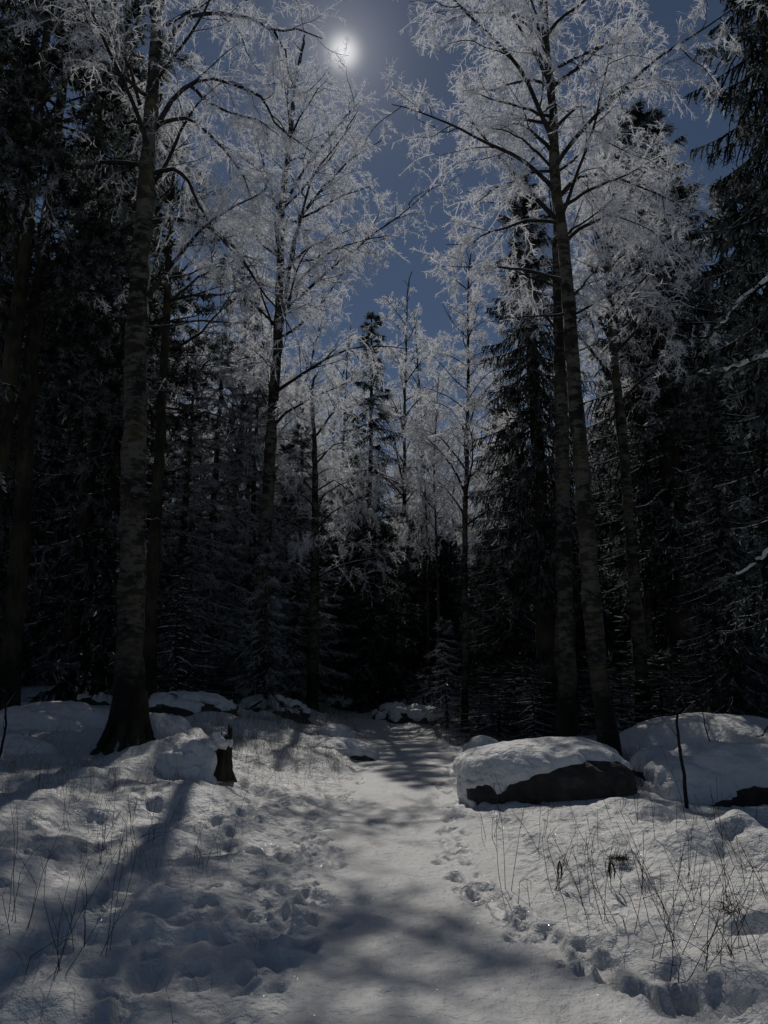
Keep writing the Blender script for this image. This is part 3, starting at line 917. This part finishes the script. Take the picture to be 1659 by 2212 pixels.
dup(spB, standing(1450, 29), 1., (1.2, 1.2, .98), 'round topped conifer seen low in the gap between right birches and edge spruce')
dup(spC, standing(1590, 14.5), 4., (.62, .62, .50), 'dark spruce with low boughs behind the two right snow domes')
dup(spB, standing(1110, 24), 3.3, (1.1, 1.1, .72), 'low dark spruce between the straight thin birch and the shaggy spruce')
dup(spB, standing(610, 26), 5.1, (1.0, 1.0, .62), 'shaded spruce between the twin stemmed birch and the lone dark boled birch')
spE = spruce(DL, standing(-260, 40), 12, 2.3, 47, nb=120, ntw=14, nn=6, rt=.15, cb=.01, hang=.6, wn=.045, ln=.22)
spE['label'] = 'dense dark spruce at the far left margin of the forest wall'
dup(spC, standing(-330, 9.5), 1.2, (.9, .9, .95), 'huge dark spruce beyond the left edge of the clearing, nearest of all')
dup(spC, standing(-120, 15), 3.0, (.8, .8, .9), 'tall dark spruce filling the left margin behind the black pine')
dup(spC, standing(150, 22), 5.0, (.75, .75, .80), 'tall dark spruce between the black pine and the big mottled birch')
k = 0
gg = np.random.default_rng(8)
lst = []
for X in range(-260, 2000, 62):
    lst.append((X + gg.uniform(-25, 25), gg.uniform(36, 44)))
for X in range(-200, 1900, 75):
    lst.append((X + gg.uniform(-25, 25), gg.uniform(48, 60)))
for X in (-150, -70, 10, 80, 150, 215, 1480, 1530, 1600, 1700, 1780):
    lst.append((X, gg.uniform(19, 27)))
for X in (340, 390, 730, 900, 1060, 1230, 1310, 1390):
    lst.append((X, gg.uniform(26, 32)))
for X in range(-300, 2000, 48):
    lst.append((X + gg.uniform(-20, 20), gg.uniform(31, 36)))
for X, D in lst:
    p = standing(X, D)
    c = abs(X - 830)
    hmax = 11.0 if c < 330 else (12.5 if c < 520 else 17)
    if D > 45: hmax *= 1.25
    if 19 < D < 33 and c < 560: hmax = 7.5
    q = (spE, spA, spE, spB)[k % 4]; h0 = (12, 15.2, 12, 14.2)[k % 4]
    hh = hmax * gg.uniform(.8, 1.08)
    w_ = gg.uniform(1.0, 1.35) * max(.7, hh / h0)
    part_ = ('left of the big mottled birch' if X < 270 else 'between the big mottled birch and the twin stemmed birch' if X < 570 else
             'at the end of the path' if X < 1010 else 'between the straight thin birch and the slender birch' if X < 1390 else 'behind the two snow domes')
    dup(q, p, gg.uniform(0, 6.28), (w_, w_, hh / h0), 'black shaded forest wall spruce ' + part_, 'dark spruces of the forest wall ' + part_); k += 1

# small snow-tipped spruces
M_SS = M_NEEDLE_F
ss = standing(967, 21)
spD = spruce('little spruce with lit frosty twigs on the right side of the path', ss, 2.9, 1.0, 51, nb=60, ntw=12, nn=9, rt=.035, cb=.03, droop=.6, hang=.15, wn=.012, ln=.05, mat=M_NEEDLE_F)
plain_ = []
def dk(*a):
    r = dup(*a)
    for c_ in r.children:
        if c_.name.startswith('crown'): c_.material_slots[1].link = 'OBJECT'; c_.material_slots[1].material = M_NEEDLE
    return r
dup(spD, standing(575, 18.3), 1., (1.0, 1.0, 1.4), 'small frosted spruce growing against the foot of the twin stemmed birch')
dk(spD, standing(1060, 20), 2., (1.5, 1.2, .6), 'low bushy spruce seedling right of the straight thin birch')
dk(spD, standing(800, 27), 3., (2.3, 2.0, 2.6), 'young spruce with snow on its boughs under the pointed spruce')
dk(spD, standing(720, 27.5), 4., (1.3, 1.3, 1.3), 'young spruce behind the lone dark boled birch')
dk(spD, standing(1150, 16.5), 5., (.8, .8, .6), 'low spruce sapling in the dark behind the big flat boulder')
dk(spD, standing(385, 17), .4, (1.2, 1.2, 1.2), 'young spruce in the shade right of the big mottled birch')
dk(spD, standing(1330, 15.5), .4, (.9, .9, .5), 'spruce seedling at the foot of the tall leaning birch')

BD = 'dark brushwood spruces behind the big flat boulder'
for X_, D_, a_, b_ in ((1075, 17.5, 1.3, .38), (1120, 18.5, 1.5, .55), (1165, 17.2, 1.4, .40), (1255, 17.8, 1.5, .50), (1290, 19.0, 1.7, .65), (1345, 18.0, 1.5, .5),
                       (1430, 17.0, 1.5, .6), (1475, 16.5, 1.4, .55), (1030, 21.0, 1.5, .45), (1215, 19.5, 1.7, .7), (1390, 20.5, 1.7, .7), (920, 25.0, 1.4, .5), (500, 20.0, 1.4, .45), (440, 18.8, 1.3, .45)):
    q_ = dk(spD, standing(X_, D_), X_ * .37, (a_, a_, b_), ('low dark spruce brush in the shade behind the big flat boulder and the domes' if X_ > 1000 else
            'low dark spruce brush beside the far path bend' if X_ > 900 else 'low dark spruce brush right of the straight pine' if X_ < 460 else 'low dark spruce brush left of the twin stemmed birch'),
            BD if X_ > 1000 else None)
# pines on the left --------------------------------------------------------
def pine(label, trunk_px, D, h, r0, seed, ymin=.35, nl=26, length=2.6, mat=None, n2=7, n3=8, nn=14, ln=.08, wn=.012, right=1.0):
    g = np.random.default_rng(seed)
    base = at(*trunk_px[0], D); loc = np.array([base[0], D, hz(base[0], D)])
    root = thing('pine_tree', label, 'tree', loc)
    pts = [loc - np.array([0, 0, .2])] + [at(X, Y, D) for X, Y in trunk_px[1:]]
    dr = unit(pts[-1] - pts[-2]); rest = h - (pts[-1][2] - loc[2])
    if rest > 0: pts.append(pts[-1] + dr * rest)
    Q, rad, _ = trunk_mesh(root, np.array(pts) - loc, r0, M_PINE, seed=seed, sides=10)
    A, LA = auto_limbs(Q, g, nl, ymin, length, (60, 95), grav=-.01, jit=.13, shape=.5)
    if right < 1:
        f_ = np.where(A[:, -1, 0] > A[:, 0, 0], right, 1.0); A = A[:, :1] + (A - A[:, :1]) * f_[:, None, None]; LA = LA * f_
    C2, L2 = grow(A, n2, LA * .38, 6, g, .3, 1.0, (30, 70), -.05, .2, .3)
    C3, L3 = grow(C2, n3, .32, 3, g, .2, 1.0, (30, 70), -.05, .2, .2)
    parts = []
    v, f = tubes(A, taper(len(A), 12, .014 + .012 * LA, .008), 5); parts.append((v, f, 0))
    v, f = tubes(C2, taper(len(C2), 6, .012, .005), 3); parts.append((v, f, 0))
    v, f = tubes(C3, taper(len(C3), 3, .006, .004), 3); parts.append((v, f, 0))
    Wr = np.repeat(C3, nn, 0)
    pn, Tn = sample_line(Wr, g.uniform(.3, 1, len(Wr)))
    dn = unit(Tn * .5 + unit(g.normal(size=Tn.shape)))
    wv = unit(np.cross(dn, g.normal(size=dn.shape))) * wn
    l_ = ln * g.uniform(.6, 1.2, (len(pn), 1))
    tri = np.stack([pn - wv * .5, pn + wv * .5, pn + dn * l_ + wv * .3, pn + dn * l_ - wv * .3], 1)
    Vn = tri.reshape(-1, 3); parts.append((Vn, np.arange(len(Vn)).reshape(-1, 4), 1))
    V, F, M = join(parts)
    link_mesh('crown', V, F, [M_PINE, mat or M_NEEDLE], root, smooth=False, midx=M)
    return root
pA = pine('thick black pine trunk near the left edge under a dense dark crown', [(15, 1560), (42, 1200), (65, 800), (90, 560), (125, 250)], 15.0, 20, .21, 61, ymin=.36, nl=48, length=3.6, n2=8, n3=9, nn=18, ln=.14, wn=.03, right=.6)
dup(pA, standing(-60, 13.5), 2.2, (.9, .9, 1.0), 'thinner dark pine outermost at the left edge behind the thick black pine')
dup(pA, standing(140, 19), 3.9, (1.0, 1.0, 1.0), 'pine further back between the thick black pine and the big mottled birch')
dup(pA, standing(210, 25), 5.2, (1.0, 1.0, 1.15), 'distant pine with a ragged dark crown just left of the big mottled birch')
pine('straight pine close behind the big mottled birch, lower bole bare and olive brown', [(322, 1520), (335, 1200), (350, 850), (365, 560), (378, 300)], 16.5, 15.0, .16, 62, ymin=.45, nl=30, length=2.2, mat=M_NEEDLE_F, nn=9, ln=.08, wn=.014)

# ------------------------------------------------------------------ boulders, mounds, stump
def blob(loc, size, seed, power=2.6, rough=.12, nu=56, nv=96, slope=(0, 0)):
    if size[0] > 2.05 and power > 3: nu, nv = 120, 200
    """a closed rounded block, standing a little in the ground"""
    a = np.linspace(0, math.pi, nu); b = np.linspace(0, 2 * math.pi, nv, endpoint=False)
    A, B = np.meshgrid(a, b, indexing='ij')
    x = np.sin(A) * np.cos(B); y = np.sin(A) * np.sin(B); z = np.cos(A)
    nrm_ = (np.abs(x) ** power + np.abs(y) ** power + np.abs(z) ** power) ** (-1 / power)
    x, y, z = x * nrm_, y * nrm_, z * nrm_
    nz = fbm(x * 1.7 + z * .8 + seed, y * 1.7 - z * .9, seed, 4) + .5 * fbm(z * 3.1 + seed, x * 2.3 + y * 2.1, seed + 9, 3)
    k = 1 + rough * nz
    P = np.stack([x * k * size[0] / 2, y * k * size[1] / 2, z * k * size[2]], -1)
    P[..., 2] += P[..., 0] * slope[0] + P[..., 1] * slope[1]
    i = np.arange(nu - 1)[:, None] * nv; j = np.arange(nv)[None, :]; j2 = (j + 1) % nv
    F = np.stack([i + j, i + nv + j, i + nv + j2, i + j2], -1).reshape(-1, 4)
    return P, F

def normals(P):
    du = np.gradient(P, axis=0); dv = np.roll(P, -1, 1) - np.roll(P, 1, 1)
    n = unit(np.cross(du, dv)); 
    s = np.sign((n * P).sum(-1, keepdims=True)); s[s == 0] = 1
    return n * s

def boulder(label, loc, size, seed, cat='boulder', name='boulder', cover=None, thick=.10, power=2.6, rough=.12, slope=(0, 0), rz=0, group=None, sharp=.10, nz=.16):
    root = thing(name, label, cat, loc, rz, group)
    P, F = blob(loc, size, seed, power, rough, slope=slope)
    link_mesh('rock', P.reshape(-1, 3), F, M_ROCK, root)
    N_ = normals(P)
    x, y, z = P[..., 0], P[..., 1], P[..., 2]
    c = cover(x, y, z, N_) if cover else (z / size[2] - .35)
    c = c + nz * fbm(x * 3.2 + seed, y * 3.2 + z * 2.7, seed + 5, 4)
    m = sstep(-sharp * .3, sharp, c)
    up = np.clip(N_[..., 2], 0, 1)
    t = -.03 + m * (.03 + thick * (.45 + .55 * up)) + m * .02 * fbm(x * 5, y * 5 + z * 4, seed + 2, 3)
    Cp = P + N_ * t[..., None] * .6 + np.array([0, 0, 1.0]) * (t * .5 * m)[..., None]
    link_mesh('snow_cap', Cp.reshape(-1, 3), F, M_CAP, root)
    return root

# the big boulder right of the path; its near face is bare rock
def cover_big(x, y, z, n):
    line = np.interp(x, [-1.2, -.98, -.85, -.6, -.3, 0, .4, .8, 1.1], [-.6, -.5, .02, .27, .37, .44, .53, .50, .3])
    notch = sstep(-.72, -.95, x) * sstep(.50, .38, z) * np.maximum(0, vnoise(x * 5 + y * 6, z * 9, 15) + .05) * 3.2
    return np.maximum((z - line) * 1.6, -.25) - notch + np.where(y > -.25, .6, 0) * sstep(-.25, .1, y)
p = standing(1182, 10.0)
boulder('big flat topped boulder beside the path, dark bare face, thick snow on top', (p[0] - .06, 10.05, -.05), (2.12, 1.6, .63), 14,
        cover=cover_big, thick=.065, power=3.6, rough=.15, slope=(.01, .02), nz=.09)
def on(X, D, dz=0):
    q = standing(X, D); return (q[0], q[1], q[2] + dz)
full = lambda x, y, z, n: z * 0 + .6
boulder('large smooth snow dome at the right, hindmost of the two', on(1545, 13.0, -.15), (3.9, 3.0, .90), 15, cover=lambda x, y, z, n: .18 + .5 * z, power=2.0, rough=.10, thick=.05)
def cover_r(x, y, z, n): return np.where(y < 0, z - .33 * np.clip(x + .85, 0, 1.1), .5)
boulder('snow covered rock with dark lower face at the right, before the dome', on(1562, 9.7, -.12), (1.95, 1.5, .60), 16, cover=cover_r, power=2.3, rough=.25, thick=.12)
boulder('small round snow hump behind the left end of the big flat boulder', on(1042, 14.5, -.05), (.75, .7, .38), 17, cover=full, power=2, rough=.1, thick=.05)
boulder('snow hump with brush on top directly behind the big flat boulder', on(1190, 12.6, -.05), (1.6, .9, .42), 18, cover=full, power=2, rough=.2, thick=.05)
boulder('little snowy stone with a dark notch between the big boulder and the right snow dome', on(1420, 11.0, -.05), (.8, .6, .36), 19, power=2.6, rough=.2, thick=.09)
boulder('rounded snow mound against the right roots of the big mottled birch', on(352, 13.0, -.20), (1.2, 1.0, .46), 20, cover=full, power=2.0, rough=.25, thick=.05)
boulder('wide snow mound in shadow left of the big mottled birch', on(130, 14.0, -.30), (2.6, 1.8, .60), 21, power=2.0, rough=.25, thick=.08, cover=full)
boulder('low snow mound at the left edge, nearer than the wide one', on(40, 11.6, -.22), (1.6, 1.1, .34), 22, cover=full, power=2.0, rough=.2, thick=.05)
boulder('dark stone with a thin snow lid left of the big mottled birch trunk', on(212, 18.5, -.15), (1.0, .8, .40), 23, power=2.8, rough=.25, thick=.07, nz=.34, cover=lambda x, y, z, n: z - .30)
boulder('heap of snowy rocks in shade right behind the big mottled birch', on(410, 16.5, -.20), (2.0, 1.2, .42), 24, power=2.3, rough=.45, thick=.08, nz=.34, cover=lambda x, y, z, n: z - .20)
boulder('low white hump at the left rim of the path before its dip', on(742, 14.2, -.18), (1.25, .9, .36), 25, power=2.0, rough=.15, thick=.06, nz=.34, cover=lambda x, y, z, n: z - .08)
boulder('smaller white hump just behind the low one at the left rim of the path', on(722, 16.0, -.15), (1.0, .7, .36), 26, cover=full, power=2.0, rough=.15, thick=.05)
boulder('snowed over rock with dark gaps at the right of the far path bend', on(850, 24.0, -.14), (1.5, 1.1, .48), 27, power=2.4, rough=.4, thick=.12, nz=.34, cover=lambda x, y, z, n: z - .28)
boulder('flatter snowy rock next to the far path bend, towards the thin birches', on(905, 23.0, -.10), (1.8, 1.0, .42), 28, power=2.4, rough=.4, thick=.10, nz=.34, cover=lambda x, y, z, n: z - .22)
boulder('small snow topped stone beside the lone dark boled birch, at the clearing end', on(735, 27.0, -.05), (1.1, .8, .45), 29, power=2.6, rough=.2, thick=.09, nz=.34, cover=lambda x, y, z, n: z - .2)
boulder('small pale stone at the very end of the visible path', on(775, 29.0, -.05), (.8, .6, .35), 30, power=2.6, rough=.2, thick=.09)
boulder('snowy rubble bank below the small frosted spruce at the twin stemmed birch', on(590, 18.6, -.10), (1.9, 1.1, .45), 33, power=2.3, rough=.45, thick=.08, nz=.34, cover=lambda x, y, z, n: z - .25)

# broken stump with a thick snow cap, left of the path
def stump(label, loc):
    root = thing('tree_stump', label, 'stump', loc)
    g = np.random.default_rng(4)
    nu, nv = 26, 40
    zz = np.linspace(-.25, 1, nu); B = np.linspace(0, 2 * math.pi, nv, endpoint=False)
    Z, BB = np.meshgrid(zz, B, indexing='ij')
    rim = .40 + .30 * fbm(np.cos(BB) * 1.3 + 4, np.sin(BB) * 1.3, 5, 3) + .08 * np.cos(BB)
    r = .095 * (1 + .75 * np.exp(-(Z + .2) * 3.0)) * (1 + .45 * fbm(np.cos(BB) * 2.2, np.sin(BB) * 2.2 + Z * 1.2, 6, 4))
    P = np.stack([r * np.cos(BB), r * np.sin(BB), Z * rim], -1)
    i = np.arange(nu - 1)[:, None] * nv; j = np.arange(nv)[None, :]; j2 = (j + 1) % nv
    F = np.stack([i + j, i + j2, i + nv + j2, i + nv + j], -1).reshape(-1, 4)
    link_mesh('wood', P.reshape(-1, 3), F, M_PINE, root)
    Pc, Fc = blob(None, (.36, .32, .12), 8, 2.0, .8, 24, 36)
    c = link_mesh('snow_cap', Pc.reshape(-1, 3) + np.array([-.09, 0, .36]), Fc, M_CAP, root)
    return root
st = ground_at(482, 1665)
stump('broken dark tree stump capped with snow on the left verge', (st[0], st[1], st[2] + .0))
boulder('snow drift heaped over a fallen log just left of the broken stump', (st[0] - .42, st[1] + .12, st[2] - .16), (1.05, .9, .52), 34, power=1.9, rough=.45, thick=.06, cover=full)

# ------------------------------------------------------------------ saplings, stalks, grass
def sapling(label, base, pts, r0, g, side=6, name='bare_sapling'):
    root = thing(name, label, 'sapling', base)
    P = resample(np.array(pts) - base, 16)
    P[1:] += np.cumsum(g.normal(size=(15, 3)) * .006, 0)
    v, f = tubes(P[None], taper(1, 16, r0, r0 * .35), 6)
    link_mesh('stem', v, f, M_LIMB, root)
    C, L = grow(P[None], side, .35, 5, g, .35, 1, (25, 60), -.02, .15, .3)
    v, f = tubes(C, taper(len(C), 5, .005, .002), 3)
    link_mesh('twig', v, f, M_LIMB, root)
    return root
g2 = np.random.default_rng(17)
b = ground_at(1482, 1745)
sapling('dark leaning bare sapling rising past the right side of the big flat boulder', b, [b - [0, 0, .1], at(1475, 1640, b[1]), at(1462, 1560, b[1]), at(1452, 1430, b[1] + .1)], .022, g2)
b = standing(1532, 11.5)
sapling('thin upright bare sapling in front of the large snow dome', b, [b, at(1522, 1560, 11.5), at(1514, 1480, 11.5)], .012, g2, 4)
b = standing(10, 10.0)
sapling('thin crooked dark sapling at the extreme left edge', b, [b, at(14, 1560, 10), at(10, 1480, 10)], .02, g2, 5)
b = standing(1203, 13.2)
sapling('hair thin upright stem dotted with frost behind the big flat boulder', b, [b, at(1207, 1400, 13.2), at(1212, 1200, 13.2)], .010, g2, 3)

def stalk_plant(label, base, g, n=3, h=.7, lean=.25, r=.0022, group=None, forks=2, head=False):
    root = thing('dry_stalk', label, 'dry plant', base, group=group)
    K = 8
    P = np.zeros((n, K, 3)); d = unit(np.stack([g.normal(size=n) * lean, g.normal(size=n) * lean, np.ones(n)], 1))
    P[:, 0] = np.stack([g.normal(size=n) * .05, g.normal(size=n) * .05, np.full(n, -.08)], 1)
    L = h * g.uniform(.6, 1.15, n) + .08
    for k in range(1, K):
        d = unit(d + g.normal(size=d.shape) * .07)
        kink = g.random(n) < .10
        d[kink] = unit(d[kink] + g.normal(size=(kink.sum(), 3)) * .8)
        P[:, k] = P[:, k - 1] + d * (L / (K - 1))[:, None]
    v, f = tubes(P, taper(n, K, r, r * .5), 3)
    parts = [(v, f, 0)]
    if forks:
        C, _ = grow(P, forks, .16, 4, g, .35, .95, (20, 50), -.02, .12, .3)
        v, f = tubes(C, taper(len(C), 4, r * .6, r * .35), 3); parts.append((v, f, 0))
    if head:      # curled dead leaves hanging from the stem
        c = P[0, -2]
        lv = []
        for q in range(4):
            a = g.uniform(0, 6.28); s = np.array([math.cos(a) * .02, math.sin(a) * .02, 0])
            lv.append([c + s * .2, c + s + [0, 0, -.03], c + s * 1.6 + [0, 0, -.08], c + s * .9 + [0, 0, -.13]])
        v, f = tubes(np.array(lv), np.tile([.004, .016, .014, .003], (4, 1)), 5, flat=.35); parts.append((v, f, 0))
    V, F, _ = join(parts)
    link_mesh('stem', V, F, M_STALK, root)
    return root
SG = 'bare dry stalks poking through the snow of the right verge'
SLb = 'thin leafless stalks sticking out of the snow among others on the right verge'
spots = [(1100, 1750), (1148, 1760), (1170, 1850), (1200, 1905), (1260, 1960), (1240, 1880), (1300, 1990), (1330, 1940), (1370, 2010), (1395, 2000),
         (1420, 2070), (1440, 1990), (1480, 2110), (1500, 2050), (1530, 2100), (1560, 2120), (1590, 2060), (1620, 1990), (1640, 2080), (1340, 1890),
         (1290, 1840), (1390, 1930), (1420, 1850), (1470, 1920), (1510, 1960), (1100, 1930), (1130, 1960), (1060, 1810), (1570, 1930), (1610, 1870),
         (1550, 1830), (1650, 1930), (1270, 1740), (1340, 1760), (1500, 1780), (1640, 1800), (1380, 1780), (1210, 1750)]
for q, (X, Y) in enumerate(spots):
    stalk_plant(SLb, ground_at(X, Y), g2, n=int(g2.integers(2, 5)), h=g2.uniform(.32, .80), lean=.30, r=.0029, group=SG, forks=int(g2.integers(1, 3)))
stalk_plant('tall forked stalk with curled dead brown leaves near the path edge', ground_at(1178, 1920), g2, n=2, h=.30, lean=.15, head=True)
stalk_plant('dry plant with a drooping withered leaf, centre of the right verge', ground_at(1320, 1925), g2, n=2, h=.28, lean=.15, head=True)
stalk_plant('single curved stalk springing from the snow at the right path edge', ground_at(1085, 1795), g2, n=1, h=.38, lean=.3, forks=0)
LG = 'tall dry grass stems standing in the snow of the left bank'
LL_ = 'fine tall dry stems standing in the snow among others on the left bank'
for X, Y in ((225, 1830), (245, 1850), (262, 1862), (285, 1850), (300, 1835), (205, 1800), (330, 1800), (215, 1860), (150, 1790), (360, 1790), (270, 1760),
             (105, 2090), (120, 2110), (215, 2090), (185, 2050), (60, 2010), (30, 1990), (420, 1850), (440, 1870), (480, 1860), (90, 1700), (25, 1640)):
    stalk_plant(LL_, ground_at(X, Y), g2, n=3, h=g2.uniform(.3, .7), lean=.14, r=.0026, group=LG, forks=1)

def grass_patch(label, centres, n, h, seed, spread, r=.0016, mat=M_GRASS):
    g = np.random.default_rng(seed)
    pts = []
    for X, Y, k in centres:
        c = ground_at(X, Y); m = int(n * k)
        xy = c[:2] + g.normal(size=(m, 2)) * np.array([spread * 1.4, spread * 1.0])
        zz = H(xy[:, 0], xy[:, 1])
        ok = np.abs(xy[:, 0] - path_x(xy[:, 1])) > path_w(xy[:, 1]) + .05
        pts.append(np.column_stack([xy, zz])[ok])
    B = np.concatenate(pts); N = len(B); K = 5
    P = np.zeros((N, K, 3)); P[:, 0] = B - [0, 0, .04]
    d = unit(np.column_stack([g.normal(size=N) * .3, g.normal(size=N) * .3, np.ones(N)]))
    L = h * g.uniform(.3, 1.2, N) * g.uniform(.5, 1.1, N)
    for k in range(1, K):
        d = d + g.normal(size=d.shape) * .16; d[:, 2] -= .05; d = unit(d)
        P[:, k] = P[:, k - 1] + d * (L / (K - 1))[:, None]
    v, f = tubes(P, taper(N, K, r, r * .4), 3)
    o = link_mesh('dry_grass', v, f, mat)
    tag(o, label, 'grass', kind='stuff')
    return o
grass_patch('sparse dry grass and heather tips piercing the snow between stump and path',
            [(520, 1640, 1), (580, 1650, 1), (640, 1640, 1.5), (690, 1650, 1), (560, 1600, 2), (640, 1590, 2), (700, 1600, 1), (430, 1560, 1.5), (480, 1580, 2),
             (370, 1570, 2), (620, 1560, 2), (560, 1560, 2), (690, 1570, 1.5)], 160, .32, 71, .55, r=.0022)
grass_patch('frosty grass and twig tips along the far end of the path',
            [(650, 1540, 2), (700, 1535, 2), (900, 1570, 2), (940, 1580, 2), (980, 1590, 2), (900, 1545, 2), (1040, 1600, 1.5), (600, 1530, 2), (750, 1560, 1.5)], 170, .38, 72, .8, r=.0035)
grass_patch('low twigs and heather on the snow left of the big mottled birch',
            [(120, 1540, 2), (60, 1600, 2), (180, 1600, 1), (30, 1680, 1.5), (230, 1650, 1), (100, 1500, 2), (200, 1700, 1), (150, 1690, 1)], 130, .28, 73, .6, r=.0022)
grass_patch('brush and dry grass around the right snow domes',
            [(1400, 1680, 2), (1370, 1640, 2), (1440, 1650, 1.5), (1520, 1620, 1), (1385, 1700, 2), (1600, 1720, 1), (1500, 1700, 1.5)], 120, .34, 74, .35, r=.0022, mat=M_STALK)
grass_patch('scattered dry grass blades on the left bank', [(250, 1850, 1.2), (320, 1720, 1), (450, 1860, .6), (200, 1780, .8), (120, 2100, .6), (90, 1850, .5)], 60, .26, 75, .45, r=.0014, mat=M_STALK)
grass_patch('scattered dry grass blades on the right verge', [(1250, 1850, 1), (1350, 1900, 1), (1450, 1980, 1), (1560, 1850, 1), (1600, 2000, 1), (1180, 1780, .6)], 45, .24, 76, .45, r=.0014, mat=M_STALK)
# dark tussocks showing through holes in the snow
def tussock(label, X, Y, s, seed, group=None):
    g = np.random.default_rng(seed); c = ground_at(X, Y)
    root = thing('grass_tussock', label, 'tussock', c, group=group)
    N = 110; K = 4
    P = np.zeros((N, K, 3)); P[:, 0, :2] = g.normal(size=(N, 2)) * s * .35; P[:, 0, 2] = -.02
    d = unit(np.column_stack([g.normal(size=N), g.normal(size=N), np.full(N, .9)])); L = s * g.uniform(.3, .9, N)
    for k in range(1, K):
        d = d + g.normal(size=d.shape) * .25; d[:, 2] -= .3; d = unit(d); P[:, k] = P[:, k - 1] + d * (L / (K - 1))[:, None]
    v, f = tubes(P, taper(N, K, .0026, .001), 3)
    link_mesh('blades', v, f, M_STALK, root)
TG = 'dark grass tussocks in melt holes of the right verge'
for q, (X, Y, s) in enumerate([(1190, 1745, .12), (1170, 1738, .09), (1262, 1840, .10), (1290, 1860, .10), (1340, 1850, .09), (1425, 1755, .08), (1470, 1800, .08), (1310, 1925, .06),
                               (1590, 1960, .14), (1640, 1990, .16), (1560, 2050, .08)]):
    tussock('dark dead grass tuft in a hole of the snow on the right verge', X, Y, s, 200 + q, TG)
